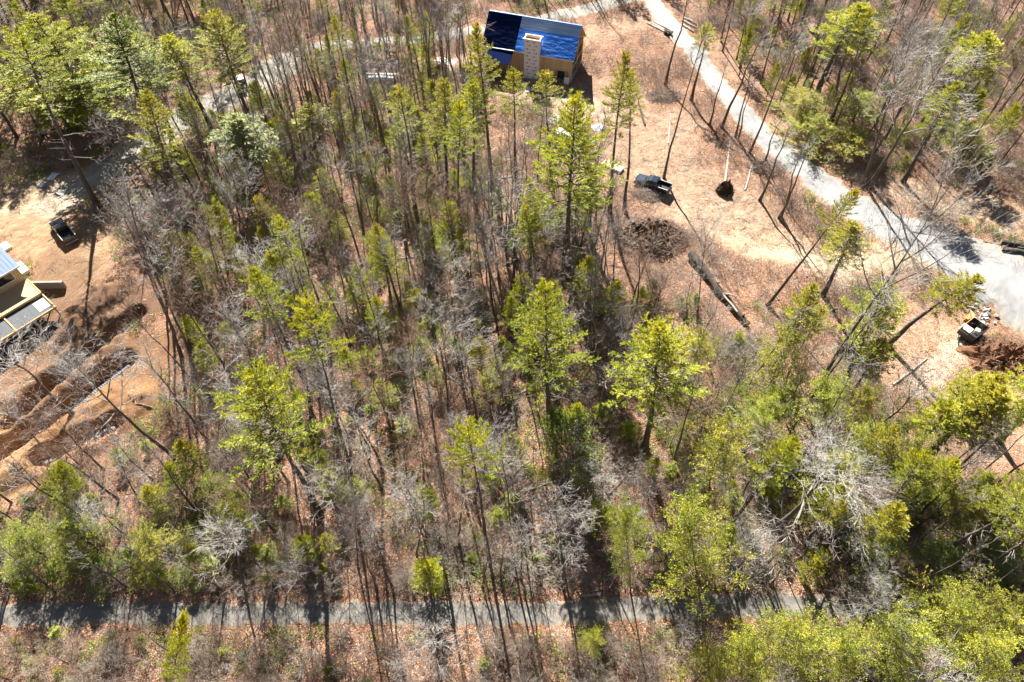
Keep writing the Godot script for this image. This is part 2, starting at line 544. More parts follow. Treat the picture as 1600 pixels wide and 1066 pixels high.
func branch(g: Geo, r: RandomNumberGenerator, p: Vector3, d: Vector3, l: float, rad: float, level: int, o: Dictionary) -> void:
	var last: bool = level >= o.levels
	var cols: Array = o.cols
	var col: Color = cols[mini(level, cols.size() - 1)]
	var k := r.randf_range(0.8, 1.2)
	col = Color(col.r * k, col.g * k, col.b * k)
	if last:
		var q := p + d * l * 0.55
		g.tube(p, q, rad, rad * 0.7, 3, col)
		g.tube(q, q + (d + any(r) * 0.35 + UP * 0.12).normalized() * l * 0.5, rad * 0.7, 0.0, 3, col)
		return
	var segs := 4 if level < 2 else 3
	var kids: int = o.kids[level]
	var wob: float = o.wobble
	for s in segs:
		var u := float(s) / segs
		d = (d + any(r) * wob + UP * float(o.lift)).normalized()
		var q := p + d * l / segs
		var ra := rad * (1.0 - u * 0.75)
		var rb := rad * (1.0 - (u + 1.0 / segs) * 0.75)
		g.tube(p, q, ra, rb, 5 if level == 0 else (4 if level == 1 else 3), col)
		var here := int(kids * (s + 1.0) / segs) - int(kids * float(s) / segs)
		if s == 0 and level == 0: here = mini(here, 1)
		for i in here:
			var side := d.cross(any(r)).normalized()
			var ang := r.randf_range(0.45, 1.0)
			var e := (d * cos(ang) + side * sin(ang)).normalized()
			var at := p.lerp(q, r.randf_range(0.3, 1.0))
			branch(g, r, at, e, l * r.randf_range(float(o.get("lo", 0.5)), float(o.get("hi", 0.78))) * (1.05 - u * 0.35), maxf(rb * 0.62, float(o.thin)), level + 1, o)
		p = q
	branch(g, r, p, d, l * 0.4, maxf(rad * 0.25, float(o.thin)), o.levels, o)

func bare_mesh(seed_: int, h: float, first: float, limbs: int, spread: float, r0: float, kids: Array, lift := 0.1, elev_lo := 0.5, thin := 0.0145) -> Array:
	var r := RandomNumberGenerator.new()
	r.seed = seed_
	var gt := Geo.new()
	var gc := Geo.new()
	var o := {"levels": kids.size(), "kids": kids, "wobble": 0.17, "lift": lift, "thin": thin, "cols": [Color(0.21, 0.185, 0.165), Color(0.30, 0.275, 0.25), Color(0.38, 0.355, 0.33), Color(0.43, 0.40, 0.375)]}
	var pts := trunk_line(gt, r, h * 0.93, r0, 0.014 * h, Color(0.13, 0.103, 0.082), Color(0.25, 0.22, 0.19), 9, 0.1)
	var az := r.randf() * TAU
	for i in limbs:
		var t := first + (0.97 - first) * (i + r.randf() * 0.7) / limbs
		az += 2.4 + r.randf_range(-0.5, 0.5)
		var e := lerpf(elev_lo, 1.15, (t - first) / (1.0 - first)) + r.randf_range(-0.2, 0.2)
		var d := Vector3(cos(az) * cos(e), sin(e), sin(az) * cos(e))
		var l := spread * r.randf_range(0.75, 1.25) * lerpf(1.0, 0.55, (t - first) / (1.0 - first))
		branch(gc, r, along(pts, t), d, l, r0 * lerpf(0.42, 0.22, t), 0, o)
	return [["trunk", gt.mesh(M.bark)], ["crown", gc.mesh(M.twig)]]

# many-stemmed leafless brush
func brush_mesh(seed_: int, h: float, stems: int, spread: float, kids: Array, thin := 0.012) -> Array:
	var r := RandomNumberGenerator.new()
	r.seed = seed_
	var g := Geo.new()
	var gs := Geo.new()
	var o := {"levels": kids.size(), "kids": kids, "wobble": 0.22, "lift": 0.06, "lo": 0.42, "hi": 0.68, "thin": thin, "cols": [Color(0.22, 0.18, 0.15), Color(0.29, 0.255, 0.22), Color(0.36, 0.325, 0.285), Color(0.42, 0.38, 0.34)]}
	for i in stems:
		var a := TAU * i / stems + r.randf_range(-0.4, 0.4)
		var e := r.randf_range(0.5, 1.4)
		var d := Vector3(cos(a) * cos(e) * spread, sin(e), sin(a) * cos(e) * spread).normalized()
		var p := Vector3(cos(a), 0, sin(a)) * r.randf() * 0.3
		gs.tube(p - UP * 0.2, p + d * 0.25 * h, 0.03, 0.024, 4, Color(0.2, 0.165, 0.14))
		branch(g, r, p + d * 0.2 * h, d, h * r.randf_range(0.6, 0.95), 0.026, 0, o)
	return [["stems", gs.mesh(M.bark)], ["twigs", g.mesh(M.twig)]]

func leaf_cluster(g: Geo, r: RandomNumberGenerator, p: Vector3, d: Vector3, size: float, count: int, col: Color) -> void:
	for i in count:
		var e := (d + any(r) * 0.95).normalized()
		var s := e.cross(UP + any(r) * 0.7).normalized()
		var k := r.randf_range(0.7, 1.35)
		g.leaf(p + any(r) * size * 1.1, e * size * r.randf_range(0.8, 1.4), s, size * 0.3, Color(col.r * k, col.g * k, col.b * k * 0.9))

# leafy crown: limbs that end in sprays, gathered in lobes with gaps between
func leafy_mesh(seed_: int, h: float, first: float, spread: float, limbs: int, twigs: int, leaf: float, per: int, r0: float) -> Array:
	var r := RandomNumberGenerator.new()
	r.seed = seed_
	var gt := Geo.new()
	var gd := Geo.new()
	var gc := Geo.new()
	var pts := trunk_line(gt, r, h * 0.9, r0, 0.02 * h, Color(0.12, 0.095, 0.075), Color(0.2, 0.17, 0.14), 7, 0.15)
	var az := r.randf() * TAU
	for i in limbs:
		var t := lerpf(first, 0.97, (i + r.randf() * 0.5) / limbs)
		az += 2.4 + r.randf_range(-0.5, 0.5)
		var f := (t - first) / (1.0 - first)
		var e := lerpf(0.1, 1.1, f) + r.randf_range(-0.2, 0.25)
		var d := Vector3(cos(az) * cos(e), sin(e), sin(az) * cos(e))
		var l := spread * r.randf_range(0.65, 1.2) * sqrt(maxf(0.08, 1.0 - f * f * 0.85))
		var p := along(pts, t)
		var tone := r.randf_range(0.75, 1.3)
		var base := Color(0.24, 0.275, 0.036).lerp(Color(0.39, 0.365, 0.042), r.randf())
		base = Color(base.r * tone, base.g * tone, base.b * tone)
		for s in 4:
			d = (d + any(r) * 0.15 + UP * 0.06).normalized()
			var q := p + d * l * 0.25
			gd.tube(p, q, r0 * 0.3 * (1.0 - s * 0.2), r0 * 0.3 * (0.8 - s * 0.2) + 0.004, 3, Color(0.2, 0.17, 0.14))
			if s > 0:
				for k in twigs:
					var side := (d * 0.5 + any(r) * 0.9 + UP * 0.15).normalized()
					var o := p.lerp(q, r.randf())
					var tl := l * r.randf_range(0.16, 0.38)
					var w := o + side * tl
					gd.tube(o, w, 0.012, 0.003, 3, Color(0.24, 0.2, 0.16))
					leaf_cluster(gc, r, w, side, leaf, per, base)
					leaf_cluster(gc, r, o.lerp(w, 0.6), side, leaf, per / 2, base)
			p = q
		leaf_cluster(gc, r, p, d, leaf, per * 2, base)
	return [["trunk", gt.mesh(M.bark)], ["limbs", gd.mesh(M.twig)], ["crown", gc.mesh(M.leaf)]]

var stock := {}     # kind -> list of [height, radius, parts]
func make_stock() -> void:
	stock.white_pine = []
	for i in 5: stock.white_pine.append([24.0, 4.6, pine_mesh(100 + i, 24.0, [0.42, 0.5, 0.36, 0.55, 0.73][i], 5.0, 0.85, 6, 0.27, 1.75, 0.62)])
	stock.slim_pine = []
	for i in 4: stock.slim_pine.append([20.0, 2.3, pine_mesh(200 + i, 20.0, [0.6, 0.68, 0.55, 0.72][i], 2.5, 0.5, 5, 0.22, 2.3, 0.6)])
	stock.young_pine = []
	for i in 3: stock.young_pine.append([8.0, 1.9, pine_mesh(300 + i, 8.0, [0.16, 0.25, 0.3][i], 2.1, 0.4, 6, 0.2, 2.3, 0.8)])
	stock.wide_bare = []
	for i in 5: stock.wide_bare.append([17.0, 5.0, bare_mesh(400 + i, 17.0, [0.42, 0.5, 0.38, 0.46, 0.55][i], 10, 4.5, 0.2, [4, 4, 3])])
	stock.tall_bare = []
	for i in 4: stock.tall_bare.append([20.0, 2.6, bare_mesh(500 + i, 20.0, [0.6, 0.68, 0.55, 0.64][i], 9, 2.5, 0.17, [4, 3, 3], 0.14, 0.7)])
	stock.sapling = []
	for i in 4: stock.sapling.append([8.0, 1.9, bare_mesh(600 + i, 8.0, [0.22, 0.3, 0.25, 0.35][i], 10, 1.7, 0.065, [4, 3, 3], 0.1, 0.5, 0.0105)])
	stock.pole = []
	for i in 3: stock.pole.append([19.0, 1.2, bare_mesh(700 + i, 19.0, [0.72, 0.66, 0.78][i], 8, 1.5, 0.155, [4, 3], 0.16, 0.7)])
	stock.great_bare = []
	for i in 2: stock.great_bare.append([17.0, 7.0, bare_mesh(750 + i, 17.0, [0.5, 0.44][i], 11, 5.6, 0.25, [4, 4, 4, 3], 0.05, 0.15, 0.009)])
	stock.leafy = []
	for i in 3: stock.leafy.append([12.0, 3.4, leafy_mesh(800 + i, 12.0, [0.35, 0.28, 0.42][i], 3.5, 30, 12, 0.105, 9, 0.13)])
	stock.shrub = []
	for i in 4: stock.shrub.append([3.2, 1.5, leafy_mesh(900 + i, 3.2, 0.1, 1.55, 22, 7, 0.10, 10, 0.045)])
	stock.brush = []
	for i in 4: stock.brush.append([3.0, 1.9, brush_mesh(1000 + i, 3.0, [9, 12, 8, 11][i], 1.2, [5, 4, 3])])

const KIND := {
	"white_pine": ["pine_tree", "pine tree"], "slim_pine": ["slim_pine_tree", "pine tree"], "young_pine": ["young_pine_tree", "pine tree"],
	"wide_bare": ["bare_tree", "bare tree"], "tall_bare": ["tall_bare_tree", "bare tree"], "sapling": ["bare_sapling", "sapling"], "pole": ["slender_bare_tree", "bare tree"],
	"great_bare": ["spreading_bare_tree", "bare tree"], "leafy": ["leafy_tree", "tree"], "shrub": ["evergreen_shrub", "shrub"], "brush": ["bare_shrub", "shrub"]}
const LOOK := {
	"white_pine": "tall plumed pine", "slim_pine": "slim pine", "young_pine": "short bushy young pine", "wide_bare": "wide leafless grey tree",
	"tall_bare": "tall narrow leafless tree", "sapling": "thin leafless sapling", "pole": "slender dark leafless trunk", "great_bare": "broad pale leafless tree", "leafy": "round leafy tree", "shrub": "low evergreen shrub", "brush": "low leafless shrub"}
const GROUP := {
	"white_pine": "tall pines in the woods", "slim_pine": "slim pines in the woods", "young_pine": "young pines in the woods", "wide_bare": "leafless trees in the woods",
	"tall_bare": "tall leafless trees in the woods", "sapling": "leafless saplings in the woods", "pole": "slender leafless trunks", "great_bare": "broad leafless trees", "leafy": "leafy trees in the woods", "shrub": "evergreen shrubs in the woods", "brush": "leafless shrubs in the woods"}
const TINTS := {
	"white_pine": ["needle", "needle_yellow", "needle"], "slim_pine": ["needle_olive", "needle", "needle_yellow"], "young_pine": ["needle", "needle", "needle_yellow", "needle_olive"],
	"leafy": ["leaf", "leaf_yellow", "leaf_olive"], "shrub": ["leaf", "leaf_dark", "leaf_olive", "leaf_grey", "leaf_yellow", "leaf"],
	"wide_bare": ["twig_pale", "twig", "twig_dark", "twig", "twig_brown"], "tall_bare": ["twig_dark", "twig", "twig_brown"], "sapling": ["twig_dark", "twig", "twig_brown"], "pole": ["twig"], "great_bare": ["twig_pale"], "brush": ["twig", "twig_brown", "twig_pale"]}
const TINT_WORD := {"needle": "fresh green", "needle_yellow": "yellow green", "needle_dark": "dark green", "needle_olive": "olive green", "leaf": "green", "leaf_yellow": "yellow green", "leaf_dark": "dark green", "leaf_grey": "grey green", "leaf_olive": "olive", "twig": "", "twig_pale": "whitish", "twig_dark": "dark", "twig_brown": "brownish"}

var plants := []    # [node, kind, look words, label given]
var pick := 0
func plant(kind: String, at: Vector2, h := 0.0, radius := 0.0, lean := 0.0, tint := "", label := "", variant := -1, r: RandomNumberGenerator = null) -> Node3D:
	pick += 1
	var list: Array = stock[kind]
	var proto: Array = list[(pick * 7 + pick / 3) % list.size() if variant < 0 else variant % list.size()]
	if h <= 0.0: h = proto[0]
	var sy: float = h / proto[0]
	var sx: float = radius / proto[1] if radius > 0.0 else sy
	var tints: Array = TINTS[kind]
	if tint == "": tint = tints[(pick * 5 + pick / 4) % tints.size()]
	var o := thing(KIND[kind][0], label, KIND[kind][1], on_ground(at, -0.05), 0.0, GROUP[kind])
	for part in proto[2]:
		var m := MeshInstance3D.new()
		m.name = part[0]
		m.mesh = part[1]
		if part[0] in ["crown", "twigs"]: m.material_override = M[tint]
		o.add_child(m, true)
	var yaw := fmod(pick * 2.399, TAU)
	# the thickness of the trunk follows the width of the crown only half-way
	o.basis = Basis(Vector3(0, 0, 1), -atan(lean)) * Basis(UP, yaw) * Basis.from_scale(Vector3(sx, sy * sqrt(1.0 + lean * lean), sx))
	plants.append([o, kind, tint, label != "", at])
	return o

# ---------------------------------------------------------------- scatter
var taken := []     # [place, radius]
var keep_out := []  # [from, to, radius]: nothing grows by chance here
func is_free(p: Vector2, r: float) -> bool:
	for k in keep_out:
		if seg_dist(p, k[0], k[1]) < k[2]: return false
	if road_dist(p) < 0.7: return false
	for t in taken:
		if absf(t[0].x - p.x) < 4.0 and absf(t[0].y - p.y) < 4.0 and t[0].distance_to(p) < (t[1] + r): return false
	return true

const ROOM := {"white_pine": 1.5, "slim_pine": 0.9, "young_pine": 0.9, "wide_bare": 1.15, "tall_bare": 0.75, "sapling": 0.6, "pole": 0.6, "great_bare": 2.0, "leafy": 1.3, "shrub": 0.65, "brush": 0.7}
func grow(seed_: int, poly: PackedVector2Array, counts: Dictionary, scale_ := 1.0, tint := {}) -> void:
	var r := RandomNumberGenerator.new()
	r.seed = seed_
	var lo := poly[0]
	var hi := poly[0]
	for p in poly:
		lo = lo.min(p); hi = hi.max(p)
	for kind in counts:
		var done := 0
		var tries := 0
		while done < counts[kind] and tries < counts[kind] * 40:
			tries += 1
			var p := Vector2(r.randf_range(lo.x, hi.x), r.randf_range(lo.y, hi.y))
			if not Geometry2D.is_point_in_polygon(p, poly) or not is_free(p, ROOM[kind]): continue
			taken.append([p, ROOM[kind]])
			var base: float = stock[kind][0][0]
			var h := base * r.randf_range(0.62, 1.12) * scale_
			var width: float = stock[kind][0][1] * h / base * r.randf_range(0.8, 1.2)
			plant(kind, p, h, width, r.randf_range(-0.09, 0.09), tint.get(kind, ""))
			done += 1

func stand(kind: String, at: Vector2, h: float, lean: float, radius: float, tint := "", label := "", variant := -1) -> void:
	taken.append([at, ROOM[kind]])
	plant(kind, at, h, radius, lean, tint, label, variant)
# ---------------------------------------------------------------- built things
func mound(seed_: int, rx: float, rz: float, h: float, cols: Array, lump := 0.35) -> Geo:
	var f := FastNoiseLite.new()
	f.seed = seed_; f.frequency = 0.55; f.fractal_octaves = 4
	var g := Geo.new()
	var nr := 16
	var na := 44
	var at := func(i: int, j: int) -> Vector3:
		var u := float(i) / nr
		var a := TAU * j / na
		var edge := 1.0 + f.get_noise_2d(cos(a) * 3.0, sin(a) * 3.0) * 0.5
		var p := Vector2(cos(a) * rx * u * edge, sin(a) * rz * u * edge)
		return Vector3(p.x, h * (1.0 - u * u) * (1.0 + f.get_noise_2d(p.x * 2.2, p.y * 2.2) * lump * 2.0) + f.get_noise_2d(p.x * 6.0, p.y * 6.0) * lump * h * 0.5 - 0.25 * u * u * u, p.y)
	for i in nr:
		for j in na:
			var a: Vector3 = at.call(i, j)
			var b: Vector3 = at.call(i + 1, j)
			var d: Vector3 = at.call(i + 1, j + 1)
			var e: Vector3 = at.call(i, j + 1)
			var k := clampf(0.5 + f.get_noise_3d(a.x * 3.0, a.y * 3.0 + 9.0, a.z * 3.0) * 1.4, 0, 1)
			g.quad(a, e, d, b, (cols[0] as Color).lerp(cols[1], k))
	return g

func sticks(seed_: int, rx: float, rz: float, h: float, count: int, len_: float, rad: float, a: Color, b: Color) -> Geo:
	var r := RandomNumberGenerator.new()
	r.seed = seed_
	var g := Geo.new()
	for i in count:
		var t := r.randf() * TAU
		var u := sqrt(r.randf())
		var p := Vector3(cos(t) * rx * u, h * (1.0 - u * u) * r.randf_range(0.3, 1.0) + 0.05, sin(t) * rz * u)
		var d := any(r) * Vector3(1, 0.35, 1)
		d = d.normalized() * len_ * r.randf_range(0.4, 1.1)
		var q := p + d * 0.5 + any(r) * 0.12
		var col := a.lerp(b, r.randf())
		var w := rad * r.randf_range(0.35, 1.2)
		g.tube(p - d * 0.5, q - d * 0.25, w, w * 0.8, 3, col)
		g.tube(q - d * 0.25, p + d * 0.55, w * 0.8, 0.0, 3, col)
		if r.randf() < 0.5:
			var o := p + d * r.randf_range(-0.2, 0.3)
			g.tube(o, o + (d.normalized() + any(r) * 0.8) * len_ * 0.3, w * 0.5, 0.0, 3, col)
	return g

func fallen(a: Vector2, b: Vector2, r0: float, r1: float, col: Color, label := "", group := "", seed_ := 1, limbs := 4, up := 0.0) -> Node3D:
	var r := RandomNumberGenerator.new()
	r.seed = seed_ * 7919 + 3
	var o := thing("fallen_log", label, "log", on_ground(a, 0.0), 0.0, group)
	var g := Geo.new()
	var gb := Geo.new()
	var steps := 6
	var last := Vector3(0, r0 * 0.75 + up, 0)
	var cut := Color(0.5, 0.36, 0.2)
	for i in steps:
		var u := float(i + 1) / steps
		var p2 := a.lerp(b, u)
		var q := on_ground(p2, lerpf(r0, r1, u) * 0.8 + up) - o.position + Vector3(r.randf_range(-1, 1), 0, r.randf_range(-1, 1)) * r0 * 0.35
		g.tube(last, q, lerpf(r0, r1, float(i) / steps), lerpf(r0, r1, u), 8, col)
		if i == 0: g.disc(last, (last - q).normalized(), r0, 8, cut)
		if i == steps - 1: g.disc(q, (q - last).normalized(), r1, 8, cut)
		last = q
	for i in limbs:
		var u := r.randf_range(0.35, 0.98)
		var p := on_ground(a.lerp(b, u), lerpf(r0, r1, u) + up) - o.position
		var d := Vector3(b.x - a.x, 0, b.y - a.y).normalized() + any(r) * 0.9 + UP * 0.3
		d = d.normalized() * r.randf_range(0.5, 1.8)
		gb.tube(p, p + d * 0.6, r1 * 0.5 + 0.012, r1 * 0.3 + 0.008, 4, col)
		gb.tube(p + d * 0.6, p + d + any(r) * 0.3, r1 * 0.3 + 0.008, 0.0, 3, col)
		gb.tube(p + d * 0.5, p + d * 0.7 + any(r) * 0.6, 0.012, 0.0, 3, col)
	put("stem", g, M.bark, o)
	if limbs > 0: put("branches", gb, M.twig, o)
	return o

func wheel(o: Node3D, at: Vector3, rad: float, w: float) -> void:
	var g := Geo.new()
	g.tube(at - Vector3(0, 0, w / 2), at + Vector3(0, 0, w / 2), rad, rad, 18, Color(0.02, 0.02, 0.02))
	for s in [-1.0, 1.0]:
		g.tube(at + Vector3(0, 0, s * w / 2), at + Vector3(0, 0, s * (w / 2 + 0.012)), rad, rad * 0.9, 18, Color(0.02, 0.02, 0.02))
		g.disc(at + Vector3(0, 0, s * (w / 2 + 0.012)), Vector3(0, 0, s), rad * 0.9, 18, Color(0.025, 0.025, 0.025))
	var t := put("wheel", g, M.rubber, o)
	var h := Geo.new()
	var s := signf(at.z)
	h.disc(at + Vector3(0, 0, s * (w / 2 + 0.02)), Vector3(0, 0, s), rad * 0.58, 10, Color(0.4, 0.4, 0.42))
	put("rim", h, M.metal, t)

# front towards +x
func pickup(label: String, at: Vector2, turn: float, col: Color, cab_len := 1.3) -> Node3D:
	var o := thing("pickup_truck", label, "pickup truck", on_ground(at, 0.02), turn)
	var body := Geo.new()
	var cab_back := 0.95 - cab_len
	body.prism(PackedVector2Array([Vector2(cab_back, 0.42), Vector2(2.7, 0.42), Vector2(2.84, 0.62), Vector2(2.8, 0.98), Vector2(2.55, 1.1), Vector2(1.15, 1.2), Vector2(cab_back, 1.22)]), -0.97, 0.97, col, 0.07, 0.8, 1.22)
	put("body", body, M.car_paint, o)
	var hood := Geo.new()
	hood.prism(PackedVector2Array([Vector2(1.3, 1.16), Vector2(2.6, 1.07), Vector2(2.5, 1.14), Vector2(1.35, 1.25)]), -0.72, 0.72, col, 0.06, 1.05, 1.25)
	put("hood", hood, M.car_paint, o)
	var cab := Geo.new()
	cab.prism(PackedVector2Array([Vector2(cab_back + 0.04, 1.2), Vector2(1.22, 1.19), Vector2(0.52, 1.78), Vector2(0.3, 1.85), Vector2(cab_back + 0.35, 1.86), Vector2(cab_back + 0.16, 1.8)]), -0.9, 0.9, col, 0.2, 1.2, 1.86)
	put("cab", cab, M.car_paint, o)
	var ws := Geo.new()
	ws.quad(Vector3(1.17, 1.235, 0.8), Vector3(1.17, 1.235, -0.8), Vector3(0.555, 1.76, -0.69), Vector3(0.555, 1.76, 0.69), Color(0.02, 0.025, 0.03))
	var w1 := put("windscreen", ws, M.glass_dark, o)
	w1.position = Vector3(0.012, 0.012, 0)
	var rw := Geo.new()
	rw.quad(Vector3(cab_back + 0.06, 1.28, -0.75), Vector3(cab_back + 0.06, 1.28, 0.75), Vector3(cab_back + 0.16, 1.74, 0.66), Vector3(cab_back + 0.16, 1.74, -0.66), Color(0.02, 0.025, 0.03))
	var w2 := put("rear_window", rw, M.glass_dark, o)
	w2.position = Vector3(-0.03, 0, 0)
	for s in [-1.0, 1.0]:
		var sw := Geo.new()
		var p := [Vector3(cab_back + 0.22, 1.26, s * 0.893), Vector3(1.0, 1.26, s * 0.893), Vector3(0.5, 1.72, s * 0.765), Vector3(cab_back + 0.28, 1.72, s * 0.765)]
		sw.quad(p[0], p[1], p[2], p[3], Color(0.02, 0.025, 0.03))
		put("side_window", sw, M.glass_dark, o)
		var mr := Geo.new()
		mr.box(Vector3(0.95, 1.28, s * 1.06), Vector3(0.14, 0.17, 0.2), col * 0.8, Basis.IDENTITY, 0.04)
		put("mirror", mr, M.paint, o)
		var hl := Geo.new()
		hl.box(Vector3(2.76, 0.9, s * 0.72), Vector3(0.14, 0.2, 0.36), Color(0.75, 0.75, 0.72), Basis.IDENTITY, 0.03)
		put("headlight", hl, M.glass_dark, o)
		var tl := Geo.new()
		tl.box(Vector3(-2.76, 1.0, s * 0.88), Vector3(0.08, 0.34, 0.13), Color(0.45, 0.02, 0.015), Basis.IDENTITY, 0.02)
		put("tail_light", tl, M.glass_dark, o)
		var bs := Geo.new()
		bs.prism(PackedVector2Array([Vector2(-2.75, 0.5), Vector2(cab_back, 0.44), Vector2(cab_back, 1.24), Vector2(-2.75, 1.24)]), s * 0.96 if s < 0 else 0.84, -0.84 if s < 0 else 0.96, col)
		put("bed_side", bs, M.car_paint, o)
		var rail := Geo.new()
		rail.box(Vector3((cab_back - 2.75) / 2, 1.265, s * 0.9), Vector3(cab_back + 2.7, 0.05, 0.12), Color(0.55, 0.55, 0.54), Basis.IDENTITY, 0.015)
		put("bed_rail", rail, M.metal, o)
		for x in [1.95, -1.75]: wheel(o, Vector3(x, 0.4, s * 0.84), 0.4, 0.27)
	var fl := Geo.new()
	fl.box(Vector3((cab_back - 2.75) / 2, 0.72, 0), Vector3(cab_back + 2.7, 0.08, 1.7), Color(0.03, 0.03, 0.03))
	put("bed_floor", fl, M.rubber, o)
	var tg := Geo.new()
	tg.box(Vector3(-2.74, 0.92, 0), Vector3(0.08, 0.6, 1.64), col, Basis.IDENTITY, 0.02)
	put("tailgate", tg, M.car_paint, o)
	var bp := Geo.new()
	bp.box(Vector3(-2.86, 0.55, 0), Vector3(0.16, 0.2, 1.8), Color(0.4, 0.4, 0.4), Basis.IDENTITY, 0.04)
	bp.box(Vector3(2.86, 0.55, 0), Vector3(0.14, 0.22, 1.85), Color(0.3, 0.3, 0.3), Basis.IDENTITY, 0.04)
	put("bumper", bp, M.metal, o)
	return o

func white_car(label: String, at: Vector2, turn: float) -> void:
	var o := thing("parked_car", label, "car", on_ground(at, 0.02), turn)
	var col := Color(0.82, 0.82, 0.8)
	var g := Geo.new()
	g.prism(PackedVector2Array([Vector2(-2.25, 0.35), Vector2(2.2, 0.33), Vector2(2.32, 0.6), Vector2(2.2, 0.85), Vector2(1.9, 0.98), Vector2(0.95, 1.06), Vector2(-2.1, 1.08), Vector2(-2.3, 0.8)]), -0.91, 0.91, col, 0.08, 0.6, 1.08)
	put("body", g, M.car_paint, o)
	var c := Geo.new()
	c.prism(PackedVector2Array([Vector2(-2.12, 1.05), Vector2(1.05, 1.04), Vector2(0.35, 1.5), Vector2(0.05, 1.58), Vector2(-1.3, 1.62), Vector2(-1.75, 1.5)]), -0.84, 0.84, col, 0.2, 1.05, 1.62)
	put("roof", c, M.car_paint, o)
	var w := Geo.new()
	w.quad(Vector3(1.03, 1.08, 0.76), Vector3(1.03, 1.08, -0.76), Vector3(0.4, 1.49, -0.66), Vector3(0.4, 1.49, 0.66), Color(0.02, 0.025, 0.03))
	put("windscreen", w, M.glass_dark, o).position = Vector3(0.015, 0.015, 0)
	var b := Geo.new()
	b.quad(Vector3(-2.1, 1.12, -0.74), Vector3(-2.1, 1.12, 0.74), Vector3(-1.77, 1.47, 0.66), Vector3(-1.77, 1.47, -0.66), Color(0.02, 0.025, 0.03))
	put("rear_window", b, M.glass_dark, o).position = Vector3(-0.02, 0.012, 0)
	for s in [-1.0, 1.0]:
		var sw := Geo.new()
		sw.quad(Vector3(-1.75, 1.1, s * 0.835), Vector3(0.85, 1.1, s * 0.835), Vector3(0.3, 1.48, s * 0.72), Vector3(-1.55, 1.48, s * 0.72), Color(0.02, 0.025, 0.03))
		put("side_window", sw, M.glass_dark, o)
		var hl := Geo.new()
		hl.box(Vector3(2.2, 0.72, s * 0.66), Vector3(0.16, 0.15, 0.36), Color(0.7, 0.7, 0.7), Basis.IDENTITY, 0.03)
		put("headlight", hl, M.glass_dark, o)
		for x in [1.4, -1.45]: wheel(o, Vector3(x, 0.33, s * 0.8), 0.33, 0.21)

func brace(g: Geo, a: Vector3, b: Vector3, w: float, col: Color) -> void:
	var d := b - a
	var z := d.normalized()
	var x := z.cross(UP if absf(z.y) < 0.9 else Vector3.RIGHT).normalized()
	g.box((a + b) / 2, Vector3(w, w, d.length()), col, Basis(x, z.cross(x), z), w * 0.08)

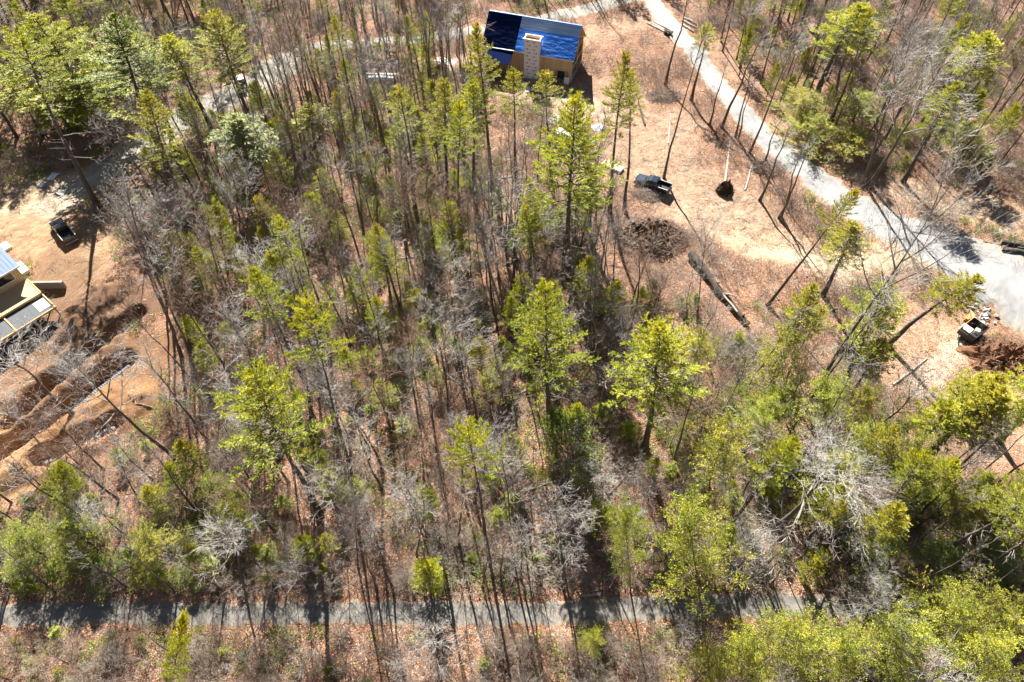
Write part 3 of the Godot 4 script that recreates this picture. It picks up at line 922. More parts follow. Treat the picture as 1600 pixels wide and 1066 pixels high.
func house() -> void:
	var o := thing("unfinished_house", "unfinished gabled house with bright blue roof wrap and white wrapped chimney chase", "house", on_ground(Vector2(10.69, -112.45), -0.05), -0.319)
	o.position.y = 0.05
	var tan_ := Color(0.56, 0.40, 0.23)
	var stud := Color(0.60, 0.40, 0.18)
	var L := 16.6
	var D := 7.75
	var E := 5.0
	var R := 9.0
	var g := Geo.new()
	g.box(Vector3(-L / 2, 0.15, -D / 2), Vector3(L - 0.1, 0.7, D - 0.1), Color(0.5, 0.49, 0.47))
	put("foundation", g, M.wood, o)
	# sheathing boards of the front wall with the dark doorway between them
	var x := 0.0
	var i := 0
	var w := 0.61
	while x > -L + 0.1:
		var b := Geo.new()
		var k := 0.9 + 0.2 * fmod(i * 0.377, 1.0)
		var c := Color(tan_.r * k, tan_.g * k, tan_.b * k)
		var x1 := maxf(x - w, -L)
		var y0 := 0.5
		if x1 < -1.15 and x > -2.75: y0 = 2.35
		b.box(Vector3((x + x1) / 2, (y0 + E) / 2, 0.0), Vector3(x - x1 - 0.025, E - y0, 0.06), c, Basis.IDENTITY, 0.012)
		put("sheathing_panel", b, M.wood, o)
		x = x1; i += 1
	var back := Geo.new()
	back.box(Vector3(-L / 2, 2.7, -0.09), Vector3(L - 0.1, 4.5, 0.1), tan_ * 0.55)
	back.box(Vector3(-L / 2, 2.7, -D + 0.05), Vector3(L - 0.1, 4.5, 0.1), tan_)
	back.box(Vector3(-L + 0.05, 2.7, -D / 2), Vector3(0.1, 4.5, D - 0.3), tan_)
	# gable wall set back behind the open porch
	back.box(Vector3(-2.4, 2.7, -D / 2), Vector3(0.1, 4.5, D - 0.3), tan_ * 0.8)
	put("wall", back, M.wood, o)
	var hole := Geo.new()
	hole.box(Vector3(-1.95, 1.45, -0.01), Vector3(1.45, 1.7, 0.1), Color(0.012, 0.014, 0.018))  # near-black block painted in for the unlit inside
	var hd := put("doorway", hole, M.paint, o)
	hd.set_meta("label", "dark open doorway in the tan wall")
	var fr := Geo.new()
	for s in [-1.0, 1.0]: fr.box(Vector3(-1.95 + s * 0.74, 1.42, 0.045), Vector3(0.09, 1.86, 0.08), stud)
	fr.box(Vector3(-1.95, 2.36, 0.048), Vector3(1.6, 0.1, 0.08), stud)
	put("door_frame", fr, M.wood, o)
	for z in [-0.12, -D / 2, -D + 0.12]:
		var p := Geo.new()
		p.box(Vector3(-0.1, 2.72, z), Vector3(0.17, 4.5, 0.17), stud, Basis.IDENTITY, 0.01)
		put("porch_post", p, M.wood, o)
	for y in [2.75, 4.95]:
		var p := Geo.new()
		p.box(Vector3(-0.09, y, -D / 2), Vector3(0.13, 0.26, D - 0.5), stud, Basis.IDENTITY, 0.01)
		put("porch_beam", p, M.wood, o)
	var pf := Geo.new()
	pf.box(Vector3(-1.2, 2.62, -D / 2), Vector3(2.1, 0.1, D - 0.5), Color(0.45, 0.34, 0.2))
	put("porch_floor", pf, M.wood, o)
	for s in [-1.0, 1.0]:
		var p := Geo.new()
		var a := Vector3(-0.06, E - 0.1, -D / 2 + s * (D / 2 + 0.3))
		brace(p, a, Vector3(-0.06, R - 0.22, -D / 2), 0.2, stud)
		put("rafter", p, M.wood, o)
	var king := Geo.new()
	king.box(Vector3(-0.1, 6.95, -D / 2), Vector3(0.14, 3.7, 0.14), stud)
	for s in [-1.6, 1.6]: king.box(Vector3(-0.1, 5.95, -D / 2 + s), Vector3(0.1, 1.8, 0.1), stud)
	put("gable_framing", king, M.wood, o)
	# roof film in courses, the left third navy
	var top := Vector3(0, R, -D / 2)
	var eave := Vector3(0, E - 0.15, 0.5)
	var blue := Color(0.03, 0.22, 0.82)
	var navy := Color(0.005, 0.013, 0.055)
	var sheen_silver := Color(0.30, 0.44, 0.64)  # top course film colour, paled to carry the sky sheen
	var n := (eave - top).cross(Vector3(1, 0, 0)).normalized()
	if n.y < 0: n = -n
	var deck := Geo.new()
	for q in [0, 1]:
		var e2 := eave if q == 0 else Vector3(0, E - 0.15, -D - 0.5)
		var mid := (top + e2) / 2
		var d := (e2 - top)
		var bz := d.normalized()
		deck.box(Vector3(-L / 2 + 0.1, mid.y - 0.09, mid.z), Vector3(L + 0.5, 0.12, d.length() - 0.02), Color(0.52, 0.36, 0.19), Basis(Vector3(1, 0, 0), bz.cross(Vector3(1, 0, 0)), bz))
	put("roof_deck", deck, M.wood, o)
	var strip := func(xa: float, xb: float, t0: float, t1: float, c: Color, lift: float, seed_: int) -> void:
		var s := Geo.new()
		var f := FastNoiseLite.new()
		f.seed = seed_; f.frequency = 0.35; f.fractal_octaves = 3
		var nu := 56
		var nv := 16
		var at := func(iu: int, iv: int) -> Vector3:
			var u := float(iu) / nu
			var v := float(iv) / nv
			var p := top.lerp(eave, lerpf(t0, t1, v))
			p.x = lerpf(xa, xb, u)
			var wr := f.get_noise_2d(p.x * 0.55, p.z * 3.6) * 0.05 + f.get_noise_2d(p.x * 2.6, p.z * 9.0) * 0.02
			return p + n * (lift + absf(wr))
		for iu in nu:
			for iv in nv:
				var m: Vector3 = at.call(iu, iv)
				var painted_glint := clampf(f.get_noise_2d(m.x * 0.35 + 90.0, m.z * 11.0) * 2.2 - 0.35, 0.0, 0.55)  # pale wrinkle glints painted as streaks into the film colour
				s.quad(m, at.call(iu + 1, iv), at.call(iu + 1, iv + 1), at.call(iu, iv + 1), c.lerp(Color(0.62, 0.70, 0.80), (painted_glint if c.r > 0.2 else painted_glint * 0.3) if c.b > 0.2 else painted_glint * 0.02))
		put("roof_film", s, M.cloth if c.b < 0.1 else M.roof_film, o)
	var xl := -10.6
	var xr := 0.36
	strip.call(xl, xr, 0.0, 0.36, sheen_silver, 0.012, 3)
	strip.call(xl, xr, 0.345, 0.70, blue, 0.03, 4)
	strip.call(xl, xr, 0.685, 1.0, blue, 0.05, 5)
	strip.call(-L - 0.25, xl + 0.02, 0.0, 0.5, navy, 0.02, 6)
	strip.call(-L - 0.25, xl + 0.02, 0.49, 1.0, navy, 0.04, 7)
	var rs := Geo.new()
	rs.box(Vector3(-L / 2 + 0.1, R + 0.03, -D / 2), Vector3(L + 0.5, 0.07, 0.34), blue * 0.7, Basis.IDENTITY, 0.02)
	put("ridge_cap", rs, M.roof_film, o)
	var bk := Geo.new()
	var bm := (top + Vector3(0, E - 0.15, -D - 0.5)) / 2
	var bd := (Vector3(0, E - 0.15, -D - 0.5) - top)
	bk.box(Vector3(-L / 2 + 0.1, bm.y + 0.02, bm.z), Vector3(L + 0.45, 0.05, bd.length() - 0.05), blue, Basis(Vector3(1, 0, 0), bd.normalized().cross(Vector3(1, 0, 0)), bd.normalized()))
	put("roof_back", bk, M.roof_film, o)
	var fa := Geo.new()
	fa.box(Vector3(-L / 2 + 0.1, E - 0.27, 0.53), Vector3(L + 0.5, 0.2, 0.05), Color(0.66, 0.66, 0.62))
	put("fascia", fa, M.wood, o)
	# lower roof on the left, its pale drip edge, its posts
	var lo := Geo.new()
	lo.box(Vector3(-13.6, 4.05, 1.75), Vector3(5.6, 0.1, 2.9), navy, Basis(Vector3(1, 0, 0), 0.42), 0.02)
	put("lower_roof", lo, M.cloth, o)
	var dr := Geo.new()
	dr.box(Vector3(-13.7, 4.76, 0.62), Vector3(5.9, 0.12, 0.16), Color(0.72, 0.74, 0.76), Basis(Vector3(0, 0, 1), 0.02))
	put("drip_edge", dr, M.paint, o)
	for px in [-16.2, -11.0]:
		var p := Geo.new()
		p.box(Vector3(px, 1.8, 2.85), Vector3(0.16, 3.4, 0.16), stud)
		put("porch_post", p, M.wood, o)
	# chimney chase
	var cx := -7.3
	var wrap := Color(0.74, 0.70, 0.71)
	var ch := Geo.new()
	ch.box(Vector3(cx, 3.75, 0.98), Vector3(2.8, 7.7, 0.06), wrap)
	for s in [-1.0, 1.0]: ch.box(Vector3(cx + s * 1.37, 3.75, 0.2), Vector3(0.06, 7.7, 1.5), wrap)
	ch.box(Vector3(cx, 6.6, -0.55), Vector3(2.68, 2.0, 0.06), wrap)
	var chase := put("chimney_chase", ch, M.cloth, o)
	chase.set_meta("label", "chimney chase wrapped in white printed house wrap")
	var inner := Geo.new()
	inner.box(Vector3(cx, 7.2, 0.22), Vector3(2.6, 0.05, 1.4), Color(0.62, 0.28, 0.07))
	put("chase_lining", inner, M.wood, chase)
	var fr2 := Geo.new()
	for s in [-1.0, 1.0]:
		fr2.box(Vector3(cx, 7.66, 0.22 + s * 0.8), Vector3(3.3, 0.12, 0.2), Color(0.76, 0.68, 0.54))
		fr2.box(Vector3(cx + s * 1.4, 7.665, 0.22), Vector3(0.18, 0.12, 1.4), Color(0.76, 0.68, 0.54))
	put("chase_frame", fr2, M.wood, chase)
	# the print on the wrap: a dark arrow mark with a short bar behind it, over and over
	for row in 11:
		for k in 2:
			var pm := Geo.new()
			var bx := cx - 0.85 + k * 1.25 + (0.35 if row % 2 else 0.0)
			var by := 7.2 - row * 0.66
			pm.box(Vector3(bx - 0.22, by, 1.014), Vector3(0.34, 0.07, 0.005), Color(0.2, 0.19, 0.27))
			pm.box(Vector3(bx + 0.12, by, 1.014), Vector3(0.24, 0.2, 0.005), Color(0.13, 0.12, 0.2), Basis(Vector3(0, 0, 1), 0.5))
			put("printed_mark", pm, M.cloth, chase)
	# loose building stuff by the wall
	var place := func(x: float, z: float) -> Vector3: return o.transform * Vector3(x, 0, z)
	for k in 2:
		var pl := Geo.new()
		pl.box(Vector3(0, 1.55, 0), Vector3(0.24, 3.1, 0.05), Color(0.68, 0.49, 0.20), Basis(Vector3(1, 0, 0), -0.16), 0.01)
		var q := put("leaning_plank", pl, M.wood)
		q.position = place.call(-4.75 + k * 0.38, 0.42 + k * 0.06)
		q.rotation = Vector3(0, -0.319, 0.04 - k * 0.07)
		tag(q, ["yellow plank leaning on the tan wall beside the chimney chase", "yellow plank leaning on the tan wall on the doorway side of its twin"][k], "plank", "planks leaning on the house")
	var sh := Geo.new()
	sh.box(Vector3(0, 0.68, 0), Vector3(1.0, 1.35, 0.05), Color(0.72, 0.76, 0.8), Basis(Vector3(1, 0, 0), -0.22), 0.01)
	var shn := put("leaning_sheet", sh, M.paint)
	shn.position = place.call(-0.75, 0.42)
	shn.rotation.y = -0.319
	tag(shn, "pale sheet leaning on the tan wall beside the dark doorway", "sheet")
	taken.append([Vector2(o.position.x, o.position.z), 2.0])

func crumpled(seed_: int, rx: float, rz: float, h: float, col: Color) -> Geo:
	var f := FastNoiseLite.new()
	f.seed = seed_; f.frequency = 0.9; f.fractal_octaves = 3
	var g := Geo.new()
	var k := 14
	var at := func(i: int, j: int) -> Vector3:
		var u := float(i) / k * 2.0 - 1.0
		var v := float(j) / k * 2.0 - 1.0
		return Vector3(u * rx * (1.0 + 0.3 * f.get_noise_2d(v * 2.0, 7.0)), 0.03 + h * absf(f.get_noise_2d(u * rx * 2.0, v * rz * 2.0)) * 2.0 * (1.0 - 0.6 * maxf(absf(u), absf(v))), v * rz * (1.0 + 0.3 * f.get_noise_2d(u * 2.0, 40.0)))
	for i in k:
		for j in k: g.quad(at.call(i, j), at.call(i + 1, j), at.call(i + 1, j + 1), at.call(i, j + 1), col)
	return g

func cabin() -> void:
	var o := thing("cabin", "cabin with blue grey metal roof and tan plywood deck at the clearing edge", "house", Vector3(-66.97, 0, -63.82), 0.878)
	var tan_ := Color(0.58, 0.44, 0.26)
	var g := Geo.new()
	g.box(Vector3(-6.0, 2.7, -2.7), Vector3(12.0, 5.6, 10.4), tan_)
	put("wall", g, M.wood, o)
	var up_ := Vector3(0, 7.7, -2.7)
	var lo := Vector3(0, 5.35, 3.25)
	var d := lo - up_
	var bz := d.normalized()
	var by := bz.cross(Vector3(1, 0, 0))
	for i in 25:
		var p := Geo.new()
		var x := 0.35 - 0.5 * i - 0.25
		p.box(Vector3(x, (up_.y + lo.y) / 2, (up_.z + lo.z) / 2), Vector3(0.46, 0.05, d.length()), Color(0.26, 0.34, 0.45), Basis(Vector3(1, 0, 0), by, bz))
		p.box(Vector3(x - 0.25, (up_.y + lo.y) / 2 + 0.03, (up_.z + lo.z) / 2), Vector3(0.04, 0.09, d.length()), Color(0.28, 0.36, 0.47), Basis(Vector3(1, 0, 0), by, bz))
		put("roof_panel", p, M.paint, o)
	var rb := Geo.new()
	var lb := Vector3(0, 5.35, -8.65)
	var db := lb - up_
	rb.box(Vector3(-5.9, (up_.y + lb.y) / 2, (up_.z + lb.z) / 2), Vector3(12.5, 0.05, db.length()), Color(0.26, 0.34, 0.45), Basis(Vector3(1, 0, 0), db.normalized().cross(Vector3(1, 0, 0)), db.normalized()))
	put("roof_back", rb, M.paint, o)
	var gb := Geo.new()
	gb.prism(PackedVector2Array([Vector2(-8.0, 5.5), Vector2(2.6, 5.5), Vector2(-2.7, 7.6)]), 0, 0.1, tan_)
	var ge := put("gable", gb, M.wood, o)
	ge.rotation.y = -PI / 2
	ge.position.x = -0.1
	var fs := Geo.new()
	fs.box(Vector3(-5.9, 5.28, 3.3), Vector3(12.5, 0.24, 0.06), Color(0.66, 0.66, 0.62))
	put("fascia", fs, M.paint, o)
	for k in 2:
		var wg := Geo.new()
		wg.box(Vector3(-2.0 - k * 2.3, 4.2, 2.53), Vector3(2.1, 1.5, 0.1), Color(0.02, 0.024, 0.028))
		var wn := put("window", wg, M.glass_dark, o)
		var wf := Geo.new()
		for s in [-1.0, 1.0]:
			wf.box(Vector3(-2.0 - k * 2.3, 4.2 + s * 0.78, 2.56), Vector3(2.24, 0.1, 0.12), Color(0.7, 0.7, 0.68))
			wf.box(Vector3(-2.0 - k * 2.3 + s * 1.08, 4.2, 2.562), Vector3(0.1, 1.46, 0.12), Color(0.7, 0.7, 0.68))
		put("frame", wf, M.paint, wn)
	# deck boards in two bays with rim beams
	for i in 10:
		var p := Geo.new()
		p.box(Vector3(-0.62 - 1.22 * i, 2.5, 4.45), Vector3(1.205, 0.06, 3.7), Color(0.55, 0.40, 0.22))
		put("deck_sheet", p, M.wood, o)
		var q := Geo.new()
		q.box(Vector3(-0.62 - 1.22 * i, 2.1, 8.05), Vector3(1.205, 0.06, 3.2), Color(0.10, 0.108, 0.12))  # lower bay coloured dark to stand for the shade on it
		put("deck_sheet", q, M.wood, o)
	for z in [6.35, 9.72]:
		var p := Geo.new()
		p.box(Vector3(-6.0, 2.45 if z < 7 else 2.1, z), Vector3(12.2, 0.3, 0.14), Color(0.62, 0.45, 0.2), Basis.IDENTITY, 0.01)
		put("rim_beam", p, M.wood, o)
	for k in 2:
		var p := Geo.new()
		brace(p, Vector3(0.06 - k * 5.2, 2.56, 2.7), Vector3(0.06 - k * 5.2, 2.56, 6.3), 0.16, Color(0.62, 0.45, 0.2))
		brace(p, Vector3(0.06 - k * 5.2, 2.2, 6.4), Vector3(0.06 - k * 5.2, 2.2, 9.7), 0.16, Color(0.62, 0.45, 0.2))
		put("rim_beam", p, M.wood, o)
		for z in [6.35, 9.6]:
			var q := Geo.new()
			q.box(Vector3(-0.1 - k * 5.2, 0.9, z), Vector3(0.15, 2.9, 0.15), Color(0.42, 0.3, 0.16))
			put("deck_post", q, M.wood, o)
	# a bright sheet lying on the lower bay
	var s1 := Geo.new()
	s1.box(Vector3(0, 0.02, 0), Vector3(1.4, 0.04, 2.0), Color(0.78, 0.77, 0.72), Basis.IDENTITY, 0.01)
	var a := put("plywood_sheet", s1, M.paint)
	a.transform = o.transform * Transform3D(Basis.IDENTITY, Vector3(-0.95, 2.15, 8.0))
	tag(a, "white sheet lying on the lower deck bay of the cabin", "sheet")
	var s2 := Geo.new()
	s2.box(Vector3(0, 0.7, 0), Vector3(2.6, 0.08, 1.3), Color(0.8, 0.78, 0.72), Basis.IDENTITY, 0.015)
	s2.box(Vector3(0, 0.33, 0), Vector3(2.3, 0.66, 1.1), Color(0.55, 0.5, 0.42))
	var b := put("covered_crate", s2, M.paint)
	b.position = Vector3(Vector3(-68.55, 0, -66.04).x, 0.0, Vector3(-68.55, 0, -66.04).z)
	b.rotation.y = -0.7
	tag(b, "white topped crate beside the upper corner of the cabin deck", "crate")
	var s3 := Geo.new()
	for k in 3: s3.box(Vector3(-0.6 + k * 0.6, 0.3, 0), Vector3(0.56, 0.5, 1.4), Color(0.66, 0.64, 0.58), Basis.IDENTITY, 0.04)
	var c := put("wrapped_bale", s3, M.cloth)
	c.position = Vector3(-72.82, 0, -70.33) + Vector3(0, 0.1, 0)
	c.rotation.y = -0.7
	tag(c, "pale wrapped bale of building stuff behind the cabin roof", "bale")
	var rw := Geo.new()
	rw.box(Vector3(0, 0.5, 0), Vector3(4.9, 1.5, 0.35), Color(0.6, 0.56, 0.48), Basis.IDENTITY, 0.02)
	var wn2 := put("retaining_wall", rw, M.soil)
	wn2.position = Vector3(-63.67, 0, -62.91)
	wn2.rotation.y = 0.02
	tag(wn2, "low pale retaining wall beside the cabin deck", "wall")
	wn2.set_meta("kind", "thing")

func tractor() -> void:
	var o := thing("tractor", "blue and orange tractor with white canopy half hidden by bare trees", "tractor", on_ground(Vector2(-48.94, -112.04), 0.0), 2.0)
	var g := Geo.new()
	g.box(Vector3(0.9, 1.15, 0), Vector3(1.7, 0.75, 0.8), Color(0.02, 0.06, 0.2), Basis.IDENTITY, 0.1)
	put("hood", g, M.car_paint, o)
	var c := Geo.new()
	c.box(Vector3(-0.7, 2.3, 0), Vector3(1.7, 0.12, 1.5), Color(0.8, 0.8, 0.78), Basis.IDENTITY, 0.05)
	put("canopy", c, M.paint, o)
	var f := Geo.new()
	for s in [-1.0, 1.0]:
		for x in [-1.35, -0.1]: f.box(Vector3(x, 1.6, s * 0.6), Vector3(0.08, 1.4, 0.08), Color(0.05, 0.05, 0.05))
	put("canopy_frame", f, M.paint, o)
	var s_ := Geo.new()
	s_.box(Vector3(-0.7, 1.05, 0), Vector3(0.6, 0.15, 0.6), Color(0.03, 0.03, 0.03), Basis.IDENTITY, 0.05)
	s_.box(Vector3(-1.0, 1.35, 0), Vector3(0.12, 0.55, 0.6), Color(0.03, 0.03, 0.03), Basis.IDENTITY, 0.05)
	put("seat", s_, M.rubber, o)
	var b := Geo.new()
	b.prism(PackedVector2Array([Vector2(2.5, 0.3), Vector2(3.1, 0.3), Vector2(3.2, 0.9), Vector2(2.6, 1.0)]), -0.9, 0.9, Color(0.62, 0.10, 0.02))
	put("bucket", b, M.paint, o)
	for s in [-1.0, 1.0]:
		var a := Geo.new()
		brace(a, Vector3(0.1, 1.5, s * 0.6), Vector3(1.7, 1.4, s * 0.62), 0.14, Color(0.62, 0.10, 0.02))
		brace(a, Vector3(1.7, 1.4, s * 0.62), Vector3(2.6, 0.7, s * 0.62), 0.14, Color(0.62, 0.10, 0.02))
		put("loader_arm", a, M.paint, o)
		wheel(o, Vector3(-0.8, 0.7, s * 0.75), 0.7, 0.4)
		wheel(o, Vector3(1.3, 0.42, s * 0.65), 0.42, 0.28)

func trailer() -> void:
	var o := thing("utility_trailer", "dark open box trailer with white panel inside beside white rubble", "trailer", on_ground(Vector2(59.60, -54.87), 0.0), 0.62)
	var k := Color(0.025, 0.03, 0.035)
	var f := Geo.new()
	f.box(Vector3(0, 0.55, 0), Vector3(2.9, 0.1, 2.1), Color(0.05, 0.05, 0.05))
	put("bed", f, M.paint, o)
	for s in [-1.0, 1.0]:
		var w := Geo.new()
		w.box(Vector3(0, 1.1, s * 1.06), Vector3(3.0, 1.1, 0.09), Color(0.50, 0.27, 0.09) if s < 0.0 else k, Basis.IDENTITY, 0.015)
		put("side_wall", w, M.paint, o)
		var w2 := Geo.new()
		w2.box(Vector3(s * 1.46, 1.1, 0), Vector3(0.09, 1.1, 2.02), k, Basis.IDENTITY, 0.015)
		put("end_wall", w2, M.paint, o)
		wheel(o, Vector3(0.1, 0.36, s * 1.22), 0.36, 0.2)
		var fd := Geo.new()
		fd.box(Vector3(0.1, 0.8, s * 1.24), Vector3(1.0, 0.05, 0.26), k, Basis.IDENTITY, 0.01)
		put("fender", fd, M.paint, o)
	var t := Geo.new()
	brace(t, Vector3(-1.5, 0.5, 0.7), Vector3(-2.7, 0.45, 0), 0.1, k)
	brace(t, Vector3(-1.5, 0.5, -0.7), Vector3(-2.7, 0.45, 0), 0.1, k)
	put("tow_bar", t, M.paint, o)
	var p := Geo.new()
	p.box(Vector3(0, 0, 0), Vector3(1.1, 0.08, 1.3), Color(0.82, 0.8, 0.75), Basis(Vector3(0, 0, 1), 0.35), 0.01)
	var pn := put("white_panel", p, M.paint)
	pn.transform = o.transform * Transform3D(Basis.IDENTITY, Vector3(-1.0, 1.5, -0.55))
	tag(pn, "white panel resting across the rear corner of the dark trailer", "panel")
	var b := Geo.new()
	b.box(Vector3(0, 0, 0), Vector3(0.7, 0.5, 0.6), Color(0.62, 0.56, 0.5), Basis(Vector3(0, 1, 0), 0.3), 0.05)
	var bn := put("cardboard_box", b, M.wood)
	bn.transform = o.transform * Transform3D(Basis.IDENTITY, Vector3(0.6, 0.86, 0.4))
	tag(bn, "pale box standing inside the dark open trailer", "box")
	var c := Geo.new()
	for q in 4: c.box(Vector3(q * 0.16, 0.1 + q * 0.05, q * 0.1), Vector3(1.7, 0.09, 0.3), [Color(0.55, 0.22, 0.05), Color(0.6, 0.34, 0.12), Color(0.5, 0.16, 0.05), Color(0.66, 0.45, 0.2)][q], Basis(UP, 0.3 * q))
	var cn := put("scrap_boards", c, M.wood)
	cn.position = on_ground(Vector2(60.58, -57.90), 0.2)
	cn.rotation.y = 0.5
	tag(cn, "heap of orange brown scrap boards behind the dark trailer", "scrap boards")
	var r := RandomNumberGenerator.new()
	r.seed = 77
	var base := thing("rubble_pile", "pile of white broken stones beside the gravel drive and trailer", "rubble", on_ground(Vector2(62.46, -58.34), 0.0))
	for q in 46:
		var st := Geo.new()
		var pts := PackedVector3Array()
		var size := r.randf_range(0.14, 0.42)
		for e in 9: pts.append(any(r).normalized() * size * Vector3(1, 0.6, 0.8))
		var sh := r.randf_range(0.45, 0.85)
		st.hull(pts, Vector3.ZERO, Color(sh, sh * 0.97, sh * 0.93))
		var m := put("stone", st, M.paint, base)
		var a := r.randf() * TAU
		var u := sqrt(r.randf())
		m.position = Vector3(cos(a) * u * 2.4, 0.1 + 0.4 * (1.0 - u) * r.randf(), sin(a) * u * 1.9)

func pipes() -> void:
	var words := ["ribbed dark drain pipe in the upper trench of the dug field", "ribbed dark drain pipe in the middle trench of the dug field", "ribbed dark drain pipe in the lower short trench of the dug field"]
	for i in 3:
		var a: Vector2 = trenches[i][0]
		var b: Vector2 = trenches[i][1]
		var o := thing("drain_pipe", words[i], "pipe", on_ground(a.lerp(b, 0.5), 0.0), 0.0, "drain pipes in the trenches")
		var g := Geo.new()
		var n := int(a.distance_to(b) / 0.28)
		for k in n:
			var p := on_ground(a.lerp(b, (k + 0.0) / n), 0.2) - o.position
			var q := on_ground(a.lerp(b, (k + 0.6) / n), 0.2) - o.position
			var e := on_ground(a.lerp(b, (k + 1.0) / n), 0.2) - o.position
			g.tube(p, q, 0.34, 0.34, 10, Color(0.22, 0.22, 0.24))
			g.tube(q, e, 0.28, 0.28, 10, Color(0.10, 0.10, 0.115))
		put("pipe", g, M.rubber, o)

func piles() -> void:
	var o := thing("brush_pile", "big heap of cut brush below the dark blue pickup truck", "brush pile", on_ground(Vector2(19.83, -72.69), 0.0))
	put("heap", mound(4, 5.2, 3.6, 1.7, [Color(0.11, 0.055, 0.03), Color(0.26, 0.14, 0.08)], 0.6), M.soil, o)
	put("branches", sticks(5, 5.8, 4.4, 2.4, 1300, 2.2, 0.03, Color(0.34, 0.29, 0.25), Color(0.24, 0.13, 0.075)), M.twig, o)
	o = thing("brush_pile", "long brown heap of shredded brush beside the open trailer", "brush pile", on_ground(Vector2(62.62, -50.95), 0.0))
	put("heap", mound(6, 5.4, 3.8, 1.3, [Color(0.17, 0.075, 0.038), Color(0.34, 0.17, 0.09)], 0.55), M.soil, o)
	put("branches", sticks(7, 5.4, 4.0, 1.7, 900, 1.4, 0.028, Color(0.42, 0.26, 0.17), Color(0.22, 0.12, 0.07)), M.twig, o)
	o = thing("brush_pile", "tangle of cut branches lying in the shadow of the dark blue pickup truck", "brush pile", on_ground(Vector2(20.56, -81.99), 0.0))
	put("branches", sticks(8, 2.4, 1.5, 0.9, 320, 1.6, 0.025, Color(0.40, 0.35, 0.31), Color(0.24, 0.19, 0.16)), M.twig, o)
	o = thing("brush_pile", "dark tangle of branches near the tall lone trunk above the clearing", "brush pile", on_ground(Vector2(27.62, -108.81), 0.0))
	put("branches", sticks(9, 3.4, 2.0, 0.7, 420, 2.0, 0.03, Color(0.34, 0.29, 0.26), Color(0.18, 0.14, 0.12)), M.twig, o)
	o = thing("brush_pile", "twiggy heap under the slender trunks beside the gravel drive", "brush pile", on_ground(Vector2(40.57, -88.80), 0.0))
	put("branches", sticks(10, 3.4, 2.0, 0.8, 420, 1.8, 0.028, Color(0.36, 0.31, 0.28), Color(0.2, 0.15, 0.13)), M.twig, o)
	o = thing("brush_pile", "pale grey tangle of dead branches below the long dark log", "brush pile", on_ground(Vector2(30.50, -52.47), 0.0))
	put("branches", sticks(11, 3.0, 2.4, 1.0, 420, 2.2, 0.03, Color(0.46, 0.42, 0.38), Color(0.28, 0.24, 0.21)), M.twig, o)
	o = thing("dirt_pile", "yellow brown heap of soil beside the drive near the house", "dirt pile", on_ground(Vector2(-13.81, -117.51), 0.0))
	put("heap", mound(12, 2.2, 1.5, 0.9, [Color(0.42, 0.25, 0.08), Color(0.52, 0.34, 0.13)], 0.35), M.soil, o)
	# an uprooted tree: root ball and pale stem lying away from it
	o = thing("uprooted_tree", "uprooted tree with dark round root ball and pale stem on the clearing", "fallen tree", on_ground(Vector2(33.19, -83.49), 0.0))
	var rb := mound(14, 1.35, 1.15, 1.5, [Color(0.035, 0.022, 0.014), Color(0.10, 0.06, 0.035)], 0.5)
	put("root_ball", rb, M.soil, o)
	put("roots", sticks(15, 1.5, 1.3, 1.3, 160, 0.9, 0.03, Color(0.16, 0.1, 0.06), Color(0.08, 0.05, 0.03)), M.twig, o)
	var st := Geo.new()
	var far_: Vector2 = Vector2(36.59, -96.86)
	st.log_(Vector3(0, 0.5, -0.6), on_ground(far_, 0.15) - o.position, 0.2, 0.08, 8, Color(0.62, 0.56, 0.48), Color(0.6, 0.45, 0.3))
	put("stem", st, M.bark, o)
	# covered timber by the upper drive
	var t := thing("timber_stack", "long timber stack under a pale blue grey cover behind bare trees", "timber stack", on_ground(Vector2(-23.80, -113.27), 0.0), -0.04)
	var cv := Geo.new()
	cv.prism(PackedVector2Array([Vector2(-2.6, 0.0), Vector2(2.6, 0.0), Vector2(2.5, 0.9), Vector2(0, 1.05), Vector2(-2.5, 0.92)]), -0.75, 0.75, Color(0.50, 0.57, 0.64), 0.12, 0, 1)
	put("cover", cv, M.cloth, t)
	for k in 3:
		var pl := Geo.new()
		pl.box(Vector3(0.1 * k, 1.08 + 0.02 * k, -0.5 + 0.16 * k), Vector3(5.4, 0.06, 0.13), Color(0.78, 0.74, 0.68))
		put("board", pl, M.wood, t)
	var end := Geo.new()
	end.box(Vector3(-2.62, 0.45, 0.1), Vector3(0.08, 0.6, 0.7), Color(0.04, 0.05, 0.05))
	put("end_opening", end, M.paint, t)
	# loose sheets round the house
	var spots := [[Vector2(10.53, -107.23), 1.7, 0.8, Color(0.74, 0.78, 0.82), "pale blue plastic sheet spread on the ground before the house corner"], [Vector2(7.24, -101.17), 1.3, 1.0, Color(0.72, 0.68, 0.6), "small cream sheet lying before the white car"], [Vector2(14.53, -98.81), 0.9, 1.0, Color(0.62, 0.72, 0.8), "pale blue scrap sheet beside the tall yellow green pine"],
		[Vector2(-12.57, -120.58), 2.0, 0.9, Color(0.8, 0.78, 0.74), "white crumpled sheet on the soil heap near the house"], [Vector2(2.31, -111.22), 0.7, 1.6, Color(0.82, 0.8, 0.74), "white sheet lying at the foot of the chimney chase"], [Vector2(-72.67, -86.42), 0.9, 0.6, Color(0.66, 0.74, 0.8), "crumpled pale blue tarp beside the clearing of the cabin"], [Vector2(-73.55, -84.40), 0.6, 0.4, Color(0.4, 0.55, 0.66), "small blue rag on the soil beside the crumpled tarp"],
		[Vector2(-21.68, -119.92), 0.7, 0.5, Color(0.8, 0.8, 0.78), "small white scrap beyond the covered timber stack"], [Vector2(-47.17, -111.42), 0.8, 0.6, Color(0.82, 0.81, 0.78), "white crate lid beside the blue tractor"]]
